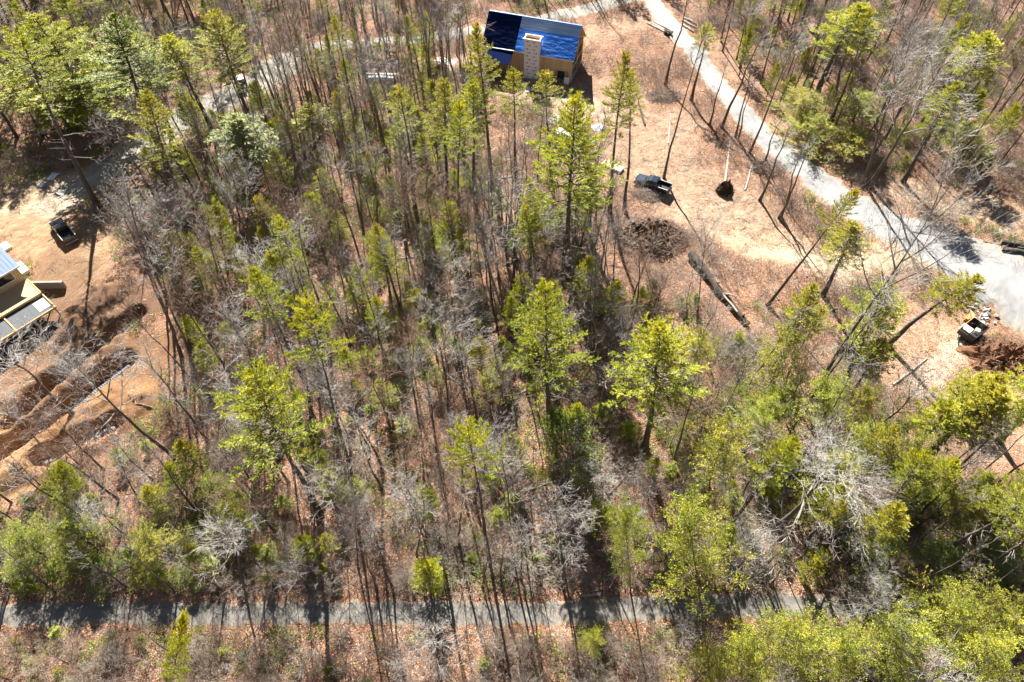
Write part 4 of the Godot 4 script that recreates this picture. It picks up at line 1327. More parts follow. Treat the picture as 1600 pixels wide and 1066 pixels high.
	for k in spots.size():
		var s: Array = spots[k]
		var q := put("plastic_sheet", crumpled(30 + k, s[1], s[2], 0.3, s[3]), M.cloth)
		q.position = on_ground(s[0], 0.02)
		q.rotation.y = k * 0.9
		tag(q, s[4], "sheet")
	var cp := Geo.new()
	cp.box(Vector3(0, 0.2, 0), Vector3(3.4, 0.34, 1.3), Color(0.70, 0.62, 0.48), Basis.IDENTITY, 0.05)
	cp.box(Vector3(0, 0.41, 0), Vector3(3.5, 0.06, 1.4), Color(0.74, 0.68, 0.55), Basis.IDENTITY, 0.02)
	var cq := put("lumber_pallet", cp, M.wood)
	cq.position = on_ground(Vector2(16.13, -88.80), -0.1)
	cq.rotation.y = -0.62
	tag(cq, "cream lumber pallet in the clearing below the tall yellow green pine", "lumber")

func logs() -> void:
	var pale := Color(0.52, 0.45, 0.37)
	var grey := Color(0.36, 0.31, 0.27)
	var dark := Color(0.075, 0.06, 0.05)
	var g := "cut logs stacked beside the upper gravel drive"
	fallen(Vector2(27.19, -133.58), Vector2(30.21, -129.39), 0.24, 0.2, Color(0.62, 0.56, 0.47), "pale log on the clearing side of the roadside log stack", g, 1, 0)
	fallen(Vector2(27.99, -133.83), Vector2(30.84, -129.39), 0.26, 0.2, Color(0.6, 0.54, 0.46), "middle pale log of the roadside log stack", g, 2, 0)
	fallen(Vector2(28.57, -134.33), Vector2(31.54, -129.88), 0.22, 0.2, Color(0.58, 0.5, 0.42), "pale log on the drive side of the roadside log stack", g, 3, 0)
	fallen(Vector2(29.83, -129.39), Vector2(30.95, -128.43), 0.5, 0.45, dark, "short charred butt log at the lower end of the roadside stack", g, 4, 2)
	fallen(Vector2(30.73, -127.71), Vector2(31.35, -125.13), 0.18, 0.15, pale, "short pale log below the charred butt log", g, 5, 0)
	var g2 := "pale logs at the wood edge across the upper drive"
	fallen(Vector2(34.80, -136.37), Vector2(37.06, -134.33), 0.24, 0.2, Color(0.66, 0.6, 0.52), "topmost pale log at the wood edge across the upper drive", g2, 6, 0)
	fallen(Vector2(34.35, -135.09), Vector2(36.77, -132.58), 0.24, 0.2, Color(0.6, 0.53, 0.45), "middle pale log at the wood edge across the upper drive", g2, 7, 0)
	fallen(Vector2(34.04, -133.07), Vector2(35.98, -130.85), 0.24, 0.2, Color(0.62, 0.54, 0.45), "lowest pale log at the wood edge across the upper drive", g2, 8, 0)
	var g3 := "dark logs lying on the wide gravel turn"
	fallen(Vector2(70.45, -71.24), Vector2(76.93, -69.30), 0.42, 0.38, dark, "thick charred log on the edge of the wide gravel turn", g3, 9, 3)
	fallen(Vector2(70.21, -70.07), Vector2(76.20, -67.78), 0.36, 0.3, Color(0.10, 0.08, 0.07), "second charred log lying nearer on the gravel turn", g3, 10, 2)
	fallen(Vector2(68.35, -71.76), Vector2(70.46, -70.85), 0.07, 0.06, Color(0.3, 0.25, 0.2), "thin pole sticking out of the charred logs over gravel", g3, 11, 0)
	fallen(Vector2(25.38, -68.79), Vector2(30.73, -55.94), 0.6, 0.34, Color(0.085, 0.062, 0.046), "long thick dark log lying on the slope below the clearing", "", 12, 9, 0.3)
	fallen(Vector2(27.02, -64.58), Vector2(29.78, -57.90), 0.17, 0.12, Color(0.6, 0.52, 0.42), "pale split log lying along the long thick dark log", "", 13, 1, 0.75)
	fallen(Vector2(36.22, -83.19), Vector2(39.39, -91.41), 0.13, 0.08, Color(0.6, 0.53, 0.45), "short pale log lying right of the round root ball", "", 14, 1)
	fallen(Vector2(25.89, -94.78), Vector2(27.54, -103.40), 0.12, 0.06, Color(0.62, 0.56, 0.48), "thin whitish log in the clearing above the dark blue pickup", "", 15, 2)
	fallen(Vector2(22.72, -100.26), Vector2(22.38, -106.84), 0.2, 0.12, Color(0.10, 0.08, 0.07), "dark crooked log right of the slim twin pines", "", 16, 8)
	fallen(Vector2(-35.35, -57.02), Vector2(-38.81, -55.08), 0.16, 0.11, Color(0.55, 0.5, 0.44), "short whitish log with cut end above the yellow pine", "", 17, 0)
	fallen(Vector2(-21.63, -57.46), Vector2(-17.20, -53.71), 0.15, 0.1, Color(0.6, 0.52, 0.42), "long pale log lying right of the small yellow crowned pine", "", 18, 2)
	fallen(Vector2(-32.01, -33.99), Vector2(-30.12, -38.17), 0.15, 0.11, Color(0.56, 0.5, 0.43), "pale leaning log below the big bright left pine", "", 19, 1)
	fallen(Vector2(-36.63, -37.18), Vector2(-30.53, -38.67), 0.1, 0.06, Color(0.5, 0.45, 0.4), "thin pale fallen pole under the big bright left pine", "", 20, 3)
	fallen(Vector2(-28.79, -31.85), Vector2(-29.12, -35.73), 0.12, 0.1, Color(0.5, 0.45, 0.39), "upright lying grey log right below the big left pine", "", 21, 1)
	fallen(Vector2(6.95, -21.52), Vector2(9.01, -21.59), 0.14, 0.12, Color(0.52, 0.47, 0.42), "short grey log beside the paved lane verge", "", 22, 0)
	fallen(Vector2(7.54, -55.61), Vector2(12.34, -52.99), 0.13, 0.08, Color(0.6, 0.55, 0.48), "pale log right of the middle pine with bare lower limbs", "", 23, 3)
	fallen(Vector2(-8.32, -62.33), Vector2(-12.33, -63.15), 0.22, 0.18, Color(0.34, 0.3, 0.27), "grey log lying in the shaded middle of the woods", "", 24, 2)
	fallen(Vector2(-52.72, -30.37), Vector2(-46.53, -28.35), 0.15, 0.1, Color(0.5, 0.43, 0.36), "pale log among the green shrubs beside the dug field", "", 25, 2)
	fallen(Vector2(10.72, -16.12), Vector2(11.96, -13.55), 0.1, 0.08, Color(0.5, 0.47, 0.43), "grey log below the lane beside the yellow shrub", "", 26, 3)
	var r := RandomNumberGenerator.new()
	r.seed = 4242
	var n := 0
	while n < 95:
		var p := Vector2(r.randf_range(-45, 60), r.randf_range(-112, -14))
		if absf(p.x) > absf(p.y) * 0.72 + 14.0 or not is_free(p, 0.1): continue
		var a := r.randf() * TAU
		var l := r.randf_range(2.0, 8.0)
		var q := p + Vector2(cos(a), sin(a)) * l
		if road_dist(q) < 0.8: continue
		var k := r.randf_range(0.75, 1.35)
		var w := r.randf_range(0.05, 0.16)
		var o := fallen(p, q, w, w * 0.6, Color(grey.r * k, grey.g * k, grey.b * k).lerp(pale, r.randf() * 0.7), "", "logs lying in the woods", 100 + n, 3)
		extras.append([o, "log", "%s %s log" % ["long" if l > 5.5 else ("short" if l < 3.5 else "fallen"), "pale" if k > 1.15 else ("dark" if k < 0.9 else "grey")], (p + q) / 2])
		n += 1

var extras := []
# ---------------------------------------------------------------- what covers the ground
func scatter_stuff(called: String, label: String, mesh: Mesh, count: int, seed_: int, size_lo: float, size_hi: float, cols: Array, rule: Callable) -> void:
	var r := RandomNumberGenerator.new()
	r.seed = seed_
	var mm := MultiMesh.new()
	mm.transform_format = MultiMesh.TRANSFORM_3D
	mm.use_colors = true
	mm.mesh = mesh
	var list := []
	var tries := 0
	while list.size() < count and tries < count * 6:
		tries += 1
		var z := -10.0 - 145.0 * pow(r.randf(), 0.85)
		var half := 0.78 * (55.0 + absf(z) * 0.62) + 6.0
		var p := Vector2(r.randf_range(-half, half), z)
		if r.randf() > float(rule.call(p)): continue
		list.append(p)
	mm.instance_count = list.size()
	for i in list.size():
		var p: Vector2 = list[i]
		var s := r.randf_range(size_lo, size_hi)
		var slope := Vector3(-(height(p.x + 0.3, p.y) - height(p.x - 0.3, p.y)) / 0.6, 1, -(height(p.x, p.y + 0.3) - height(p.x, p.y - 0.3)) / 0.6).normalized()
		var b := Basis(Quaternion(UP, slope)) * Basis(UP, r.randf() * TAU)
		mm.set_instance_transform(i, Transform3D(b.scaled(Vector3.ONE * s), on_ground(p, 0.0)))
		var c: Color = cols[r.randi() % cols.size()]
		var k := r.randf_range(0.75, 1.25)
		mm.set_instance_color(i, Color(c.r * k, c.g * k, c.b * k))
	var o := MultiMeshInstance3D.new()
	o.name = called
	o.multimesh = mm
	add_child(o, true)
	tag(o, label, called.replace("_", " "), "", "stuff")

func earth_amount(p: Vector2) -> float:
	var k := 0.0
	for s in earth:
		k = maxf(k, smoothstep(s[2] * 1.2, s[2] * 0.5, seg_dist(p, s[0], s[1])))
	return k

func ground_cover() -> void:
	var r := RandomNumberGenerator.new()
	r.seed = 55
	var g := Geo.new()
	for i in 13:
		var p := Vector3(r.randf_range(-0.55, 0.55), r.randf_range(0.0, 0.03), r.randf_range(-0.55, 0.55))
		var a := r.randf() * TAU
		var d := Vector3(cos(a), r.randf_range(-0.1, 0.35), sin(a)) * r.randf_range(0.09, 0.165)
		g.leaf(p, d, d.normalized().cross(UP + any(r) * 0.3).normalized(), 0.04, Color.WHITE * r.randf_range(0.7, 1.1))
	var leaves := g.mesh(M.dead_leaf)
	scatter_stuff("leaf_litter", "fallen brown leaves covering the floor of the woods", leaves, 130000, 60, 0.7, 1.5,
		[Color(0.52, 0.29, 0.165), Color(0.40, 0.20, 0.105), Color(0.66, 0.44, 0.28), Color(0.22, 0.11, 0.06), Color(0.56, 0.33, 0.21)],
		func(p: Vector2) -> float: return (1.0 - (0.92 if p.x < -30.0 else 0.55) * earth_amount(p)) * (0.2 if road_dist(p) < -0.5 else (0.4 if road_dist(p) < 0.0 else 1.0)))
	var t := Geo.new()
	for i in 6:
		var p := Vector3(r.randf_range(-0.6, 0.6), 0.03, r.randf_range(-0.6, 0.6))
		var d := Vector3(r.randf_range(-1, 1), r.randf_range(-0.05, 0.25), r.randf_range(-1, 1)).normalized() * r.randf_range(0.5, 1.5)
		t.tube(p - d * 0.5, p + d * 0.1 + any(r) * 0.06, 0.014, 0.011, 3, Color.WHITE)
		t.tube(p + d * 0.1, p + d * 0.55, 0.011, 0.0, 3, Color.WHITE)
	scatter_stuff("fallen_twigs", "fallen twigs and sticks strewn over the floor of the woods", t.mesh(M.twig), 26000, 61, 0.6, 1.5,
		[Color(0.40, 0.36, 0.32), Color(0.28, 0.22, 0.18), Color(0.46, 0.41, 0.36), Color(0.2, 0.15, 0.12)],
		func(p: Vector2) -> float: return 1.0 - (0.9 if p.x < -30.0 else 0.45) * earth_amount(p) if road_dist(p) > 0.2 else 0.02)
	# waist-high leafless stems along the lower side of the lane and its upper verge
	var wb := brush_mesh(1200, 2.0, 14, 0.9, [4, 3, 3], 0.01)
	scatter_stuff("roadside_brush", "grey brown leafless brush along both sides of the paved lane", wb[1][1], 520, 66, 0.55, 1.15,
		[Color(0.95, 0.88, 0.8), Color(0.7, 0.6, 0.52), Color(1.1, 1.05, 1.0)],
		func(p: Vector2) -> float: return 0.0 if p.y < -29.0 or road_dist(p) < 0.9 else (1.0 if p.y > -21.0 else 0.5))
	# knee-high leafless undergrowth
	var b := Geo.new()
	var o := {"levels": 2, "kids": [3, 3], "wobble": 0.25, "lift": 0.08, "thin": 0.006, "cols": [Color(0.8, 0.76, 0.72), Color(1.0, 0.95, 0.9), Color(1.1, 1.04, 1.0)]}
	for i in 5:
		var a := TAU * i / 5 + r.randf()
		branch(b, r, Vector3(cos(a), 0, sin(a)) * 0.2, Vector3(cos(a) * 0.6, 1.0, sin(a) * 0.6).normalized(), 0.9, 0.012, 0, o)
	scatter_stuff("leafless_undergrowth", "knee high leafless undergrowth filling the gaps between the trees", b.mesh(M.twig), 13000, 62, 0.7, 1.9,
		[Color(0.36, 0.31, 0.27), Color(0.27, 0.20, 0.165), Color(0.40, 0.35, 0.31)],
		func(p: Vector2) -> float: return 0.0 if road_dist(p) < 0.6 or seg_dist(p, Vector2(25.38, -68.79), Vector2(30.73, -55.94)) < 1.7 or seg_dist(p, Vector2(19.67, -72.96), Vector2(20.36, -70.98)) < 4.0 else (1.0 - earth_amount(p)) * clampf(0.55 + (0.5 if p.y > -28.0 else 0.0) + patch_noise.get_noise_2d(p.x * 1.5 + 80.0, p.y * 1.5) * 1.8, 0.0, 1.0))
	var e := Geo.new()
	for i in 7:
		var a := r.randf() * TAU
		var d := Vector3(cos(a) * 0.7, r.randf_range(0.5, 1.1), sin(a) * 0.7).normalized()
		e.tube(Vector3.ZERO, d * 0.5, 0.01, 0.004, 3, Color(0.3, 0.25, 0.2))
		leaf_cluster(e, r, d * 0.55, d, 0.11, 7, Color(1, 1, 1))
		leaf_cluster(e, r, d * 0.35, d, 0.1, 4, Color(1, 1, 1))
	scatter_stuff("green_undergrowth", "small green plants growing between the trees", e.mesh(M.leaf), 9000, 63, 0.5, 1.7,
		[Color(0.24, 0.30, 0.045), Color(0.16, 0.22, 0.04), Color(0.34, 0.35, 0.05), Color(0.25, 0.29, 0.11)],
		func(p: Vector2) -> float: return 0.0 if road_dist(p) < 0.5 or p.x > 12.0 and p.y < -60.0 and p.x < 45.0 else (1.0 - earth_amount(p)) * clampf(0.25 + patch_noise.get_noise_2d(p.x * 1.3 - 60.0, p.y * 1.3 + 30.0) * 2.2, 0.0, 1.0))

# woods that go on beyond the lot, one mass
func far_woods() -> void:
	var r := RandomNumberGenerator.new()
	r.seed = 909
	for k in 4:
		var proto: Array = [stock.wide_bare[0], stock.tall_bare[1], stock.slim_pine[0], stock.white_pine[1]][k]
		var am := ArrayMesh.new()
		for part in proto[2]:
			am.add_surface_from_arrays(Mesh.PRIMITIVE_TRIANGLES, (part[1] as ArrayMesh).surface_get_arrays(0))
			am.surface_set_material(am.get_surface_count() - 1, (part[1] as ArrayMesh).surface_get_material(0))
		var mm := MultiMesh.new()
		mm.transform_format = MultiMesh.TRANSFORM_3D
		mm.mesh = am
		var list := []
		while list.size() < [230, 200, 120, 70][k]:
			var p := Vector2(r.randf_range(-210, 210), r.randf_range(-270, 15))
			if p.y > -158.0 and absf(p.x) < 0.78 * (60.0 + absf(p.y) * 0.62) + 16.0: continue
			if p.y > -158.0 and absf(p.x) > 150.0: continue
			list.append(p)
		mm.instance_count = list.size()
		for i in list.size():
			var s := r.randf_range(0.75, 1.15)
			mm.set_instance_transform(i, Transform3D(Basis(UP, r.randf() * TAU).scaled(Vector3.ONE * s), on_ground(list[i], -0.1)))
		var o := MultiMeshInstance3D.new()
		o.name = ["surrounding_leafless_woods", "surrounding_tall_leafless_woods", "surrounding_pine_woods", "surrounding_high_pine_woods"][k]
		o.multimesh = mm
		add_child(o, true)
		tag(o, ["leafless woods that go on beyond the lot", "tall leafless woods that go on beyond the lot", "slim pine woods that go on beyond the lot", "high pine woods that go on beyond the lot"][k], "woods", "", "stuff")

# ---------------------------------------------------------------- labels: each plant by its look and the nearest thing one can find
func name_plants(marks: Array) -> void:
	var rows := []
	for p in plants:
		if p[3]: continue
		var tint: String = TINT_WORD[p[2]]
		rows.append([p[0], ("%s %s" % [tint, LOOK[p[1]]]).strip_edges(), p[4]])
	for e in extras: rows.append([e[0], e[2], e[3]])
	var cells := {}
	for row in rows:
		var at: Vector2 = row[2]
		var best := 1e9
		var which: Array = marks[0]
		for m in marks:
			var d: float = (m[1] as Vector2).distance_to(at)
			if d < best: best = d; which = m
		var v := at - (which[1] as Vector2)
		var side := ("right of" if v.x > 0 else "left of") if absf(v.x) > absf(v.y) else ("before" if v.y > 0 else "behind")
		var key := "%s|%s|%s" % [row[1], side, which[0]]
		if not cells.has(key): cells[key] = []
		cells[key].append([best, row[0]])
	var order := ["closest", "second closest", "third closest", "fourth closest", "fifth closest", "sixth closest", "seventh closest", "eighth closest", "ninth closest", "tenth closest", "eleventh closest", "twelfth closest", "thirteenth closest", "fourteenth closest", "fifteenth closest", "sixteenth closest"]
	for key in cells:
		var list: Array = cells[key]
		list.sort_custom(func(a, b): return a[0] < b[0])
		var w: PackedStringArray = key.split("|")
		for i in list.size():
			var text := "%s %s %s" % [w[0], w[1], w[2]]
			if list.size() > 1: text = "%s, %s %s %s" % [w[0], order[mini(i, 15)], w[1], w[2]]
			(list[i][1] as Node).set_meta("label", text)

# ---------------------------------------------------------------- the scene
func _ready() -> void:
	var cam := Camera3D.new()
	cam.name = "camera"
	cam.position = Vector3(0, 70, 0)
	cam.rotation_degrees = Vector3(-52.5, 0, 0)
	cam.fov = 53.08
	cam.near = 0.5
	cam.far = 1500.0
	add_child(cam)
	var env := Environment.new()
	var sky := Sky.new()
	var sm := ProceduralSkyMaterial.new()
	sm.sky_top_color = Color(0.42, 0.50, 0.64)
	sm.sky_horizon_color = Color(0.72, 0.80, 0.90)
	sm.sky_curve = 0.15
	sm.ground_bottom_color = Color(0.30, 0.25, 0.2)
	sm.ground_horizon_color = Color(0.62, 0.66, 0.7)
	sky.sky_material = sm
	env.background_mode = Environment.BG_SKY
	env.sky = sky
	env.background_energy_multiplier = 0.22
	env.tonemap_mode = Environment.TONE_MAPPER_LINEAR
	env.tonemap_exposure = 3.35
	env.sdfgi_enabled = true
	env.ssao_enabled = true
	env.ssil_enabled = true
	var we := WorldEnvironment.new()
	we.name = "world"
	we.environment = env
	add_child(we)
	var sun := DirectionalLight3D.new()
	sun.name = "sun"
	sun.light_energy = 1.6
	sun.light_color = Color(1.0, 0.975, 0.935)
	sun.light_angular_distance = 0.5
	sun.shadow_enabled = true
	sun.rotation_degrees = Vector3(-42, 180 + 12, 0)
	add_child(sun)

	materials()
	make_ground()
	ribbon("gravel_drive", [Vector3(27.62, 2.23, -150.86), Vector3(29.60, 2.15, -142.44), Vector3(31.70, 2.43, -132.83), Vector3(35.36, 2.30, -121.03), Vector3(38.04, 2.30, -110.81), Vector3(40.26, 2.31, -102.09), Vector3(43.68, 2.60, -93.25), Vector3(48.02, 2.78, -85.95), Vector3(53.35, 3.22, -78.78), Vector3(58.79, 3.80, -73.63), Vector3(64.51, 5.61, -68.03), Vector3(69.58, 7.53, -63.15), Vector3(75.65, 8.58, -59.46)], M.gravel, Color(0.41, 0.41, 0.41), Color(0.40, 0.35, 0.275), 0.4, 0.09)
	ribbon("upper_drive", [Vector3(28.42, 2.19, -146.01), Vector3(20.00, 2.15, -142.44), Vector3(10.46, 2.11, -137.92), Vector3(0.00, 1.83, -133.83), Vector3(-10.11, 1.80, -130.36), Vector3(-22.51, 1.66, -127.95), Vector3(-32.23, 1.65, -126.06), Vector3(-39.16, 1.98, -123.29), Vector3(-44.06, 4.75, -117.51), Vector3(-48.51, 4.17, -111.22), Vector3(-55.68, 3.49, -103.97), Vector3(-60.83, 3.35, -95.81), Vector3(-65.50, 2.92, -88.16), Vector3(-70.23, 1.69, -82.14)], M.gravel, Color(0.42, 0.395, 0.35), Color(0.44, 0.345, 0.245), 0.6, 0.06)
	ribbon("clearing_track", [Vector3(34.97, 1.22, -70.07), Vector3(39.38, 1.31, -69.30), Vector3(45.29, 1.46, -67.53), Vector3(52.70, 1.64, -68.03), Vector3(59.82, 1.92, -70.07)], M.gravel, Color(0.58, 0.475, 0.325), Color(0.56, 0.43, 0.275), 0.8, 0.02)
	ribbon("paved_lane", [Vector3(-59.21, 1.32, -19.18), Vector3(-50.56, 1.32, -19.54), Vector3(-38.00, 1.26, -19.78), Vector3(-25.33, 1.26, -19.78), Vector3(-12.67, 1.26, -19.78), Vector3(0.00, 1.26, -19.78), Vector3(12.71, 1.30, -20.15), Vector3(22.30, 1.33, -20.46), Vector3(31.84, 1.36, -20.40), Vector3(41.08, 1.38, -19.54), Vector3(48.68, 1.42, -18.16), Vector3(58.03, 1.39, -15.83)], M.gravel, Color(0.27, 0.255, 0.23), Color(0.36, 0.26, 0.18), 0.45, 0.05)
	house()
	cabin()
	pickup("dark blue pickup truck parked on the clearing beside a brush heap", Vector2(21.89, -83.95), PI - 0.52, Color(0.018, 0.032, 0.06), 1.9)
	pickup("black pickup truck parked on the bare soil by the cabin", Vector2(-65.10, -72.96), PI - 0.8, Color(0.03, 0.032, 0.036), 1.5)
	white_car("white car parked half hidden behind the tall yellow green pine", Vector2(8.95, -95.47), PI - 0.75)
	tractor()
	trailer()
	pipes()
	piles()
	keep_out = [[Vector2(-5.24, -138.44), Vector2(13.97, -112.86), 9.0], [Vector2(10.07, -104.92), Vector2(21.04, -84.40), 6.0], [Vector2(22.84, -90.75), Vector2(33.89, -78.49), 11.0], [Vector2(30.99, -78.49), Vector2(56.24, -67.78), 6.0], [Vector2(50.24, -60.59), Vector2(55.95, -52.99), 5.0], [Vector2(58.43, -55.08), Vector2(64.89, -50.95), 5.0], [Vector2(-73.59, -78.49), Vector2(-62.18, -69.04), 9.0], [Vector2(-69.12, -64.10), Vector2(-61.50, -60.59), 8.0], [Vector2(-60.26, -64.10), Vector2(-53.58, -65.31), 6.0],
		[Vector2(-59.06, -38.17), Vector2(-49.37, -52.99), 8.0], [Vector2(19.62, -123.74), Vector2(24.92, -90.75), 9.0], [Vector2(33.62, -119.25), Vector2(43.47, -85.95), 4.0], [Vector2(61.59, -82.89), Vector2(78.74, -77.07), 4.0], [Vector2(-48.94, -112.04), Vector2(-48.94, -112.04), 2.5], [Vector2(-23.80, -113.27), Vector2(-23.80, -113.27), 3.5], [Vector2(19.67, -72.96), Vector2(20.12, -69.04), 7.5], [Vector2(25.38, -68.79), Vector2(30.38, -56.69), 2.2], [Vector2(-48.13, -117.08), Vector2(-41.84, -115.37), 6.0], [Vector2(-66.42, -85.17), Vector2(-60.57, -96.69), 5.5], [Vector2(0.00, -94.09), Vector2(10.77, -97.57), 7.0]]
	make_stock()
	stand("white_pine", Vector2(7.58, -65.06), 28.90, -0.02, 6.35, "needle_yellow", "tall yellow green pine standing alone before the house and the clearing", 0)
	stand("white_pine", Vector2(4.38, -41.15), 25.07, -0.06, 4.62, "needle", "middle plumed pine with bare grey lower limbs deep in the woods", 2)
	stand("white_pine", Vector2(15.09, -37.76), 21.08, -0.03, 5.98, "needle_yellow", "bright plumed pine below the long thick dark log", 1)
	stand("white_pine", Vector2(-20.75, -30.00), 27.12, 0.02, 5.20, "needle", "big bright plumed pine with curved grey trunk in the lower woods", 3)
	stand("white_pine", Vector2(-18.16, -35.09), 29.46, 0.07, 3.29, "needle_yellow", "yellow crowned pine with long straight grey trunk, small dense top", 4)
	stand("white_pine", Vector2(-2.69, -26.81), 25.35, -0.02, 2.88, "needle_yellow", "yellow green pine whose small crown rises over pale bare trees", 4)
	stand("leafy", Vector2(21.16, -30.37), 18.34, -0.17, 3.76, "leaf_olive", "round olive tree below the bright right hand pine", 0)
	stand("leafy", Vector2(18.31, -21.40), 21.85, -0.20, 4.20, "leaf_yellow", "wide yellow olive leafy tree at the edge of the lane", 1)
	stand("leafy", Vector2(11.93, -21.84), 19.66, -0.15, 2.12, "leaf", "fresh green leafy tree beside the wide yellow olive one", 2)
	stand("leafy", Vector2(21.18, -46.87), 11.00, 0.0, 3.18, "leaf_olive", "", 2)
	stand("slim_pine", Vector2(-2.98, -82.89), 26.89, -0.04, 2.78, "needle_olive", "olive pine rising before the dark blue part of the roof", 0)
	stand("slim_pine", Vector2(-5.26, -76.37), 22.63, -0.01, 3.15, "needle", "", 1)
	stand("slim_pine", Vector2(-9.68, -78.49), 22.20, 0.03, 3.01, "needle_olive", "", 2)
	stand("slim_pine", Vector2(-7.13, -69.04), 24.77, 0.04, 2.56, "needle_yellow", "", 3)
	stand("slim_pine", Vector2(0.79, -82.89), 19.99, -0.04, 2.53, "needle_olive", "slim olive pine standing before the chimney chase", 1)
	stand("slim_pine", Vector2(6.16, -82.89), 20.26, -0.07, 2.74, "needle_olive", "slim pine left of the tall yellow green one", 3)
	stand("slim_pine", Vector2(14.53, -76.37), 25.99, -0.07, 2.67, "needle_olive", "taller of the slim twin pines beside the house yard", 0)
	stand("slim_pine", Vector2(16.94, -78.49), 22.20, -0.08, 2.21, "needle_yellow", "shorter of the slim twin pines beside the house yard", 3)
	stand("slim_pine", Vector2(11.43, -69.04), 14.78, -0.13, 2.21, "needle", "", 2)
	stand("slim_pine", Vector2(31.70, -107.23), 13.49, -0.03, 2.58, "needle_yellow", "slim pine with a small round crown over the gravel drive", 3)
	stand("pole", Vector2(24.16, -86.73), 27.38, 0.00, 1.62, "twig", "tall lone dark trunk standing right of the dark blue pickup", 0)
	stand("pole", Vector2(27.89, -112.45), 19.31, 0.02, 2.04, "twig", "", 1)
	stand("pole", Vector2(33.55, -99.71), 12.54, -0.01, 1.49, "twig", "", 2)
	stand("pole", Vector2(35.49, -98.99), 19.95, 0.10, 2.11, "twig", "", 0)
	stand("pole", Vector2(37.21, -96.16), 14.59, -0.02, 1.44, "twig", "", 1)
	stand("pole", Vector2(37.49, -95.47), 11.86, -0.03, 1.22, "twig", "", 2)
	stand("tall_bare", Vector2(38.66, -91.91), 23.53, 0.09, 3.04, "twig_pale", "", 1)
	stand("pole", Vector2(38.02, -80.95), 14.49, 0.14, 1.75, "twig", "leaning slender trunk right of the pale log on the clearing", 1)
	stand("pole", Vector2(40.51, -89.44), 9.23, 0.04, 1.44, "twig", "", 2)
	stand("pole", Vector2(40.20, -77.35), 15.00, 0.10, 1.70, "twig", "left trunk of the slender pair beside the gravel drive", 0)
	stand("pole", Vector2(40.69, -77.78), 15.20, -0.03, 1.49, "twig", "right trunk of the slender pair beside the gravel drive", 1)
	stand("slim_pine", Vector2(34.49, -59.91), 20.14, 0.20, 1.96, "needle_olive", "leaning thin pine with a small olive crown over the gravel drive", 1)
	stand("slim_pine", Vector2(42.26, -61.51), 13.10, -0.01, 3.10, "needle_olive", "", 2)
	stand("slim_pine", Vector2(40.73, -46.58), 18.66, -0.19, 3.24, "needle_yellow", "", 2)
	stand("slim_pine", Vector2(48.13, -52.99), 13.73, 0.27, 3.24, "needle_olive", "slim olive pine leaning over the gravel pad", 0)
	stand("leafy", Vector2(-49.26, -24.04), 3.50, 0.0, 2.53, "leaf_dark", "", 0)
	stand("leafy", Vector2(-44.95, -23.53), 3.50, 0.0, 2.51, "leaf", "", 1)
	stand("leafy", Vector2(-40.96, -23.38), 3.20, 0.0, 2.52, "leaf_dark", "", 2)
	stand("leafy", Vector2(-36.93, -23.32), 3.00, 0.0, 2.21, "leaf_olive", "", 0)
	stand("leafy", Vector2(-32.43, -23.07), 3.00, 0.0, 1.89, "leaf_dark", "", 1)
	stand("great_bare", Vector2(35.62, -43.90), 34.89, -0.03, 7.67, "twig_pale", "great forked bare tree reaching over the gravel drive", 0)
	stand("tall_bare", Vector2(34.94, -43.36), 24.38, 0.01, 2.35, "twig", "", 2)
	stand("great_bare", Vector2(24.47, -56.69), 18.98, -0.18, 3.87, "twig_pale", "dark leafless tree beside the upper end of the long log", 1)
	stand("tall_bare", Vector2(23.21, -57.24), 11.97, -0.18, 1.90, "twig", "", 2)
	stand("great_bare", Vector2(27.26, -28.20), 14.99, 0.22, 10.54, "twig_pale", "broad white leafless tree with wide spread limbs above the lane", 0)
	stand("great_bare", Vector2(34.07, -17.74), 16.28, -0.32, 3.75, "twig_pale", "white leafless tree standing at the lane edge", 0)
	stand("wide_bare", Vector2(22.39, -20.90), 18.14, -0.22, 3.03, "twig_pale", "", 2)
	stand("wide_bare", Vector2(40.04, -24.77), 5.32, 0.43, 3.73, "twig_pale", "", 3)
	stand("white_pine", Vector2(-62.67, -79.06), 27.31, 0.07, 6.25, "needle", "leaning dark trunked pine above the cabin clearing", 4)
	stand("white_pine", Vector2(-75.31, -101.59), 12.00, 0.0, 12.00, "needle_yellow", "", 2)
	stand("white_pine", Vector2(-67.46, -99.59), 11.00, 0.0, 11.33, "needle", "", 1)
	stand("white_pine", Vector2(-55.34, -89.28), 24.00, 0.0, 7.99, "needle_dark", "", 1)
	stand("white_pine", Vector2(-66.49, -94.93), 22.00, 0.0, 8.43, "needle", "", 0)
	stand("white_pine", Vector2(-42.23, -94.93), 22.00, 0.0, 6.18, "needle_olive", "", 3)
	stand("slim_pine", Vector2(-48.66, -94.45), 19.00, 0.0, 4.13, "needle_yellow", "", 1)
	stand("leafy", Vector2(47.93, -99.73), 7.00, 0.0, 4.67, "leaf_olive", "", 0)
	stand("leafy", Vector2(48.65, -94.80), 5.00, 0.0, 5.63, "leaf_yellow", "", 1)
	stand("leafy", Vector2(53.26, -91.42), 5.00, 0.0, 4.52, "leaf_olive", "", 2)
	stand("slim_pine", Vector2(52.18, -104.81), 18.00, 0.0, 5.42, "needle_yellow", "", 0)
	stand("slim_pine", Vector2(69.77, -94.45), 19.00, 0.0, 4.59, "needle_yellow", "", 1)
	stand("slim_pine", Vector2(61.71, -85.45), 17.00, 0.0, 3.09, "needle", "", 2)
	stand("leafy", Vector2(71.58, -90.84), 6.00, 0.0, 4.47, "leaf", "", 1)
	stand("leafy", Vector2(58.29, -101.04), 5.00, 0.0, 4.77, "leaf", "", 0)
